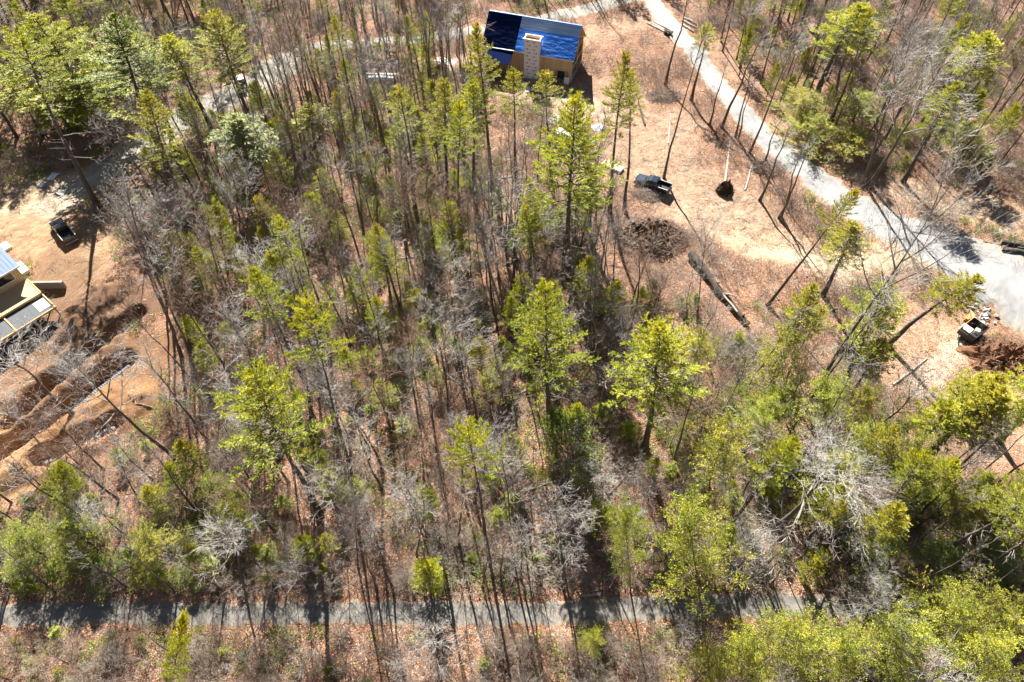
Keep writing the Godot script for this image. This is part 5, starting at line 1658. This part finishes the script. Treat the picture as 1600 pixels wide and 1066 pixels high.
	stand("white_pine", Vector2(-57.90, -98.45), 17.82, 0.08, 5.34, "needle_yellow", "bright pine right of the dense pine stand", 3)
	stand("slim_pine", Vector2(-40.23, -82.89), 14.19, 0.16, 4.88, "needle_dark", "", 2)
	stand("young_pine", Vector2(-39.90, -65.92), 11.74, 0.23, 2.23, "needle", "small fresh green pine in the upper left woods", 0)
	stand("young_pine", Vector2(-16.58, -61.74), 11.84, 0.01, 2.35, "needle", "", 1)
	stand("young_pine", Vector2(-7.59, -65.31), 12.81, -0.03, 2.39, "needle", "", 2)
	stand("young_pine", Vector2(-14.67, -92.41), 8.35, -0.01, 2.46, "needle_olive", "", 0)
	stand("slim_pine", Vector2(-30.87, -89.12), 10.54, 0.02, 3.33, "needle_olive", "", 1)
	stand("tall_bare", Vector2(-44.07, -55.08), 26.74, 0.14, 2.86, "twig", "", 0)
	stand("tall_bare", Vector2(-41.78, -50.95), 31.40, 0.19, 3.18, "twig", "", 1)
	stand("tall_bare", Vector2(-40.56, -50.95), 24.56, 0.15, 3.14, "twig_pale", "", 2)
	stand("tall_bare", Vector2(-46.60, -60.59), 19.75, 0.14, 2.88, "twig", "", 3)
	stand("tall_bare", Vector2(-43.84, -59.46), 21.58, 0.22, 2.80, "twig", "", 0)
	stand("pole", Vector2(-41.47, -52.99), 18.22, 0.26, 1.37, "twig", "", 1)
	stand("wide_bare", Vector2(-35.29, -39.01), 17.96, -0.00, 4.57, "twig_pale", "whitish tree leaning over the dug trenches", 0)
	stand("great_bare", Vector2(-38.36, -36.86), 20.83, -0.19, 6.62, "twig_pale", "", 0)
	stand("wide_bare", Vector2(-51.95, -42.29), 11.90, -0.22, 7.07, "twig_pale", "", 1)
	stand("wide_bare", Vector2(-41.08, -31.85), 12.84, 0.22, 2.73, "twig_pale", "", 3)
	stand("wide_bare", Vector2(-51.67, -36.69), 11.97, -0.13, 3.85, "twig_pale", "", 4)
	stand("pole", Vector2(-45.16, -29.06), 14.07, -0.22, 1.74, "twig", "long slender trunk leaning out past the dug field", 1)
	stand("tall_bare", Vector2(-42.12, -29.08), 9.00, 0.0, 3.10, "twig_pale", "", 2)
	stand("wide_bare", Vector2(-27.48, -23.45), 11.81, 0.12, 4.82, "twig_pale", "", 1)
	stand("great_bare", Vector2(-15.79, -24.10), 18.85, 0.15, 2.85, "twig_pale", "", 1)
	stand("wide_bare", Vector2(-7.68, -43.36), 18.95, 0.04, 3.76, "twig_pale", "pale dead snag with white antler limbs in the woods", 0)
	stand("wide_bare", Vector2(-32.91, -60.59), 8.57, 0.05, 6.02, "twig_pale", "", 2)
	stand("wide_bare", Vector2(-39.97, -90.75), 7.21, 0.08, 5.42, "twig_pale", "", 3)
	stand("wide_bare", Vector2(0.00, -26.12), 23.13, -0.05, 3.73, "twig_pale", "", 4)
	stand("wide_bare", Vector2(11.10, -30.37), 10.50, -0.24, 3.69, "twig_pale", "", 1)
	stand("wide_bare", Vector2(5.29, -24.77), 16.83, -0.11, 3.49, "twig_pale", "", 0)
	stand("wide_bare", Vector2(55.35, -85.17), 23.58, -0.13, 7.48, "twig", "forked grey trunk with wide crown beyond the gravel drive", 1)
	stand("wide_bare", Vector2(55.91, -84.40), 23.13, 0.09, 7.89, "twig_pale", "", 2)
	stand("tall_bare", Vector2(57.01, -107.82), 15.48, -0.09, 5.10, "twig", "", 0)
	stand("slim_pine", Vector2(45.40, -35.62), 17.00, 0.0, 3.29, "needle_olive", "", 0)
	stand("slim_pine", Vector2(43.05, -34.54), 14.24, -0.10, 2.75, "needle_yellow", "", 1)
	stand("slim_pine", Vector2(47.38, -36.53), 16.73, -0.14, 3.63, "needle_olive", "", 2)
	stand("slim_pine", Vector2(43.30, -24.79), 18.00, 0.0, 2.90, "needle", "", 3)
	stand("slim_pine", Vector2(46.22, -22.99), 17.00, 0.0, 2.89, "needle_olive", "", 0)
	stand("slim_pine", Vector2(56.47, -39.01), 14.24, -0.12, 3.50, "needle_yellow", "", 1)
	stand("slim_pine", Vector2(39.93, -43.36), 12.72, -0.12, 2.36, "needle", "", 1)
	stand("leafy", Vector2(38.95, -29.78), 11.00, 0.0, 3.35, "leaf", "", 0)
	stand("leafy", Vector2(38.72, -31.76), 13.00, 0.0, 3.03, "leaf_olive", "", 1)
	stand("leafy", Vector2(29.69, -43.99), 13.00, 0.0, 3.71, "leaf_olive", "", 1)
	stand("leafy", Vector2(31.70, -39.09), 13.00, 0.0, 3.88, "leaf", "", 2)
	stand("leafy", Vector2(36.41, -34.45), 12.00, 0.0, 3.45, "leaf_yellow", "", 0)
	stand("leafy", Vector2(22.87, -14.79), 13.00, 0.0, 3.30, "leaf_yellow", "", 0)
	stand("leafy", Vector2(25.92, -14.03), 15.00, 0.0, 3.67, "leaf_yellow", "", 1)
	stand("leafy", Vector2(19.30, -13.59), 13.00, 0.0, 3.01, "leaf_yellow", "", 2)
	stand("leafy", Vector2(31.95, -14.53), 14.00, 0.0, 3.74, "leaf", "", 0)
	stand("leafy", Vector2(37.19, -17.53), 13.00, 0.0, 3.93, "leaf_yellow", "", 1)
	stand("leafy", Vector2(42.93, -17.31), 12.00, 0.0, 3.98, "leaf_olive", "", 2)
	stand("leafy", Vector2(38.22, -13.12), 15.00, 0.0, 3.63, "leaf_yellow", "", 0)
	stand("leafy", Vector2(16.15, -12.88), 12.00, 0.0, 2.78, "leaf_olive", "", 1)
	stand("leafy", Vector2(6.95, -15.56), 10.00, 0.0, 1.34, "leaf_yellow", "", 2)
	stand("young_pine", Vector2(-31.76, -12.26), 25.67, 0.44, 1.10, "needle_yellow", "yellow green young pine below the lane near the corner", 1)
	stand("young_pine", Vector2(-48.56, -30.37), 11.17, 0.48, 1.83, "needle", "", 2)
	stand("leafy", Vector2(-42.93, -25.93), 8.00, 0.0, 3.35, "leaf", "", 0)
	stand("leafy", Vector2(-47.68, -24.98), 8.00, 0.0, 3.32, "leaf", "", 1)
	stand("leafy", Vector2(-35.26, -25.38), 7.00, 0.0, 2.76, "leaf_olive", "", 2)
	stand("leafy", Vector2(-31.76, -31.10), 7.67, 0.21, 2.24, "leaf", "", 1)
	stand("shrub", Vector2(7.65, -36.53), 8.50, -0.12, 2.33, "leaf_dark", "", 0)
	stand("shrub", Vector2(8.53, -33.37), 8.80, -0.13, 2.26, "leaf_dark", "", 1)
	stand("shrub", Vector2(5.17, -38.17), 7.07, -0.07, 2.06, "leaf_dark", "", 2)
	stand("leafy", Vector2(36.83, -24.19), 6.00, 0.0, 3.07, "leaf_dark", "", 1)
	stand("leafy", Vector2(47.74, -23.88), 6.00, 0.0, 3.37, "leaf_dark", "", 0)
	stand("leafy", Vector2(42.24, -23.88), 6.00, 0.0, 2.75, "leaf_dark", "", 2)
	stand("shrub", Vector2(46.53, -18.54), 4.00, 0.0, 2.39, "leaf_dark", "", 2)
	grow(11, PackedVector2Array([Vector2(-62.67, -104.92), Vector2(-11.25, -105.87), Vector2(-2.90, -78.49), Vector2(14.28, -75.68), Vector2(18.19, -60.59), Vector2(12.29, -43.36), Vector2(-38.39, -43.36), Vector2(-49.00, -59.46)]), {"wide_bare": 48, "tall_bare": 96, "pole": 40, "slim_pine": 10, "young_pine": 62, "sapling": 36, "shrub": 58, "brush": 34})
	grow(12, PackedVector2Array([Vector2(-38.39, -43.36), Vector2(12.29, -43.36), Vector2(28.44, -33.37), Vector2(25.16, -21.84), Vector2(-35.48, -21.84), Vector2(-41.55, -36.53)]), {"wide_bare": 26, "tall_bare": 18, "pole": 12, "young_pine": 14, "sapling": 36, "shrub": 45, "brush": 50, "leafy": 5}, 0.85)
	grow(13, PackedVector2Array([Vector2(-60.76, -32.61), Vector2(-41.34, -38.17), Vector2(-34.83, -21.84), Vector2(-55.17, -21.21)]), {"wide_bare": 9, "tall_bare": 5, "sapling": 12, "shrub": 16, "brush": 18, "leafy": 3}, 0.75)
	grow(14, PackedVector2Array([Vector2(-53.47, -17.74), Vector2(21.76, -17.74), Vector2(19.19, -4.86), Vector2(-47.15, -4.86)]), {"wide_bare": 22, "sapling": 34, "shrub": 22, "brush": 50}, 0.5)
	grow(15, PackedVector2Array([Vector2(21.55, -16.69), Vector2(36.84, -16.41), Vector2(51.57, -13.88), Vector2(47.15, -4.86), Vector2(19.19, -4.86)]), {"leafy": 4, "wide_bare": 12, "shrub": 32, "brush": 22, "sapling": 10}, 0.75, {"leafy": "leaf_yellow"})
	grow(16, PackedVector2Array([Vector2(32.22, -49.96), Vector2(44.30, -38.17), Vector2(62.17, -32.61), Vector2(56.61, -21.52), Vector2(25.85, -22.03), Vector2(16.04, -36.53)]), {"leafy": 14, "slim_pine": 12, "young_pine": 10, "tall_bare": 10, "pole": 14, "wide_bare": 8, "sapling": 22, "shrub": 50, "brush": 34}, 0.85)
	grow(17, PackedVector2Array([Vector2(40.09, -155.30), Vector2(123.77, -155.30), Vector2(89.40, -82.89), Vector2(69.47, -87.84), Vector2(57.88, -89.93), Vector2(44.76, -104.92), Vector2(39.25, -123.74)]), {"wide_bare": 62, "tall_bare": 45, "pole": 40, "slim_pine": 14, "young_pine": 24, "sapling": 40, "shrub": 48, "brush": 25}, 1.0, {"shrub": "leaf_olive"})
	grow(18, PackedVector2Array([Vector2(-123.77, -155.30), Vector2(-49.23, -155.30), Vector2(-44.63, -126.06), Vector2(-50.97, -121.48), Vector2(-65.05, -108.81), Vector2(-73.29, -94.95), Vector2(-89.74, -87.52)]), {"white_pine": 16, "slim_pine": 40, "wide_bare": 24, "tall_bare": 20, "pole": 26, "young_pine": 10, "shrub": 12, "sapling": 16})
	grow(19, PackedVector2Array([Vector2(-50.63, -155.30), Vector2(28.13, -155.30), Vector2(18.88, -145.18), Vector2(-5.23, -137.92), Vector2(-25.48, -132.08), Vector2(-43.86, -128.43)]), {"pole": 30, "tall_bare": 28, "wide_bare": 10, "slim_pine": 6})
	grow(20, PackedVector2Array([Vector2(-43.23, -119.25), Vector2(-7.40, -124.90), Vector2(-6.71, -104.92), Vector2(-58.69, -95.81), Vector2(-55.15, -102.09)]), {"pole": 22, "tall_bare": 22, "wide_bare": 12, "young_pine": 8, "sapling": 20, "shrub": 8, "slim_pine": 5})
	grow(21, PackedVector2Array([Vector2(6.20, -64.10), Vector2(23.22, -65.31), Vector2(34.88, -50.95), Vector2(30.71, -43.36), Vector2(12.29, -43.36)]), {"sapling": 16, "brush": 25, "wide_bare": 6, "young_pine": 2, "shrub": 5}, 0.7)
	grow(22, PackedVector2Array([Vector2(-3.87, -78.49), Vector2(19.20, -77.07), Vector2(17.72, -64.10), Vector2(-0.90, -66.53)]), {"pole": 16, "tall_bare": 8, "sapling": 10, "slim_pine": 3})
	grow(23, PackedVector2Array([Vector2(-57.18, -25.30), Vector2(-6.66, -25.57), Vector2(46.32, -24.77), Vector2(55.32, -21.52), Vector2(54.41, -19.66), Vector2(32.25, -21.84), Vector2(-6.42, -21.27), Vector2(-55.14, -21.15)]), {"tall_bare": 24, "pole": 70, "brush": 26, "wide_bare": 6, "shrub": 8, "sapling": 10}, 0.72)
	grow(24, PackedVector2Array([Vector2(-60.37, -101.17), Vector2(-10.98, -101.17), Vector2(0.00, -66.53), Vector2(12.29, -43.36), Vector2(9.16, -23.45), Vector2(-34.02, -23.45), Vector2(-46.42, -59.46)]), {"leafy": 78}, 0.4)
	grow(25, PackedVector2Array([Vector2(-7.89, -47.05), Vector2(27.70, -36.53), Vector2(24.51, -21.84), Vector2(-6.45, -21.84)]), {"leafy": 14}, 0.62)
	grow(26, PackedVector2Array([Vector2(-116.72, -152.32), Vector2(-50.02, -152.32), Vector2(-46.61, -123.74), Vector2(-64.55, -110.81), Vector2(-91.33, -99.35)]), {"leafy": 16}, 0.6)
	grow(27, PackedVector2Array([Vector2(47.62, -128.43), Vector2(110.07, -138.44), Vector2(86.43, -89.12), Vector2(62.86, -92.41)]), {"leafy": 24}, 0.42, {"leafy": "leaf_yellow"})

	logs()
	ground_cover()
	far_woods()
	name_plants([["the blue roofed house", Vector2(6.00, -119.25)], ["the dark blue pickup", Vector2(21.89, -83.95)], ["the black pickup", Vector2(-65.10, -72.96)], ["the cabin deck", Vector2(-64.10, -60.59)], ["the open trailer", Vector2(59.60, -54.87)], ["the round root ball", Vector2(33.19, -83.49)], ["the white car", Vector2(8.95, -95.47)], ["the blue tractor", Vector2(-48.94, -112.04)], ["the covered timber stack", Vector2(-23.80, -113.27)],
		["the roadside log stack", Vector2(29.21, -131.34)], ["the charred logs", Vector2(71.89, -70.33)], ["the big brush heap", Vector2(19.83, -72.69)], ["the long thick dark log", Vector2(28.15, -61.98)], ["the lower trench pipe", Vector2(-50.46, -38.84)], ["the upper trench pipe", Vector2(-54.58, -49.46)], ["the tall yellow green pine", Vector2(7.59, -65.31)], ["the middle plumed pine", Vector2(4.39, -41.58)], ["the big bright left pine", Vector2(-20.81, -30.37)], ["the small yellow crowned pine", Vector2(-18.20, -35.33)], ["the bright right hand pine", Vector2(15.09, -37.76)],
		["the broad white leafless tree", Vector2(28.36, -28.56)], ["the great forked bare tree", Vector2(35.66, -44.08)], ["the yellow olive leafy tree", Vector2(18.33, -21.52)], ["the white tree by the lane", Vector2(34.07, -17.74)], ["the lane's left end", Vector2(-43.02, -19.66)], ["the lane below the left pine", Vector2(-22.17, -19.78)], ["the middle of the lane", Vector2(0.00, -19.78)], ["the lane's right bend", Vector2(44.04, -19.06)], ["the fork of the two drives", Vector2(28.83, -143.80)], ["the drive's upper bend", Vector2(38.80, -108.81)], ["the drive's lower bend", Vector2(53.35, -78.78)],
		["the leaning dark pine", Vector2(-62.72, -79.21)], ["the upper drive's pale pad", Vector2(-44.47, -116.65)], ["the top right corner", Vector2(97.37, -133.32)], ["the forked grey trunk", Vector2(55.35, -85.17)], ["the top left corner", Vector2(-97.37, -133.32)], ["the upper drive's straight", Vector2(-20.01, -127.95)], ["the house's far side", Vector2(10.98, -149.41)], ["the top edge woods", Vector2(-27.79, -152.32)], ["the pale dead snag", Vector2(-7.94, -48.01)]])
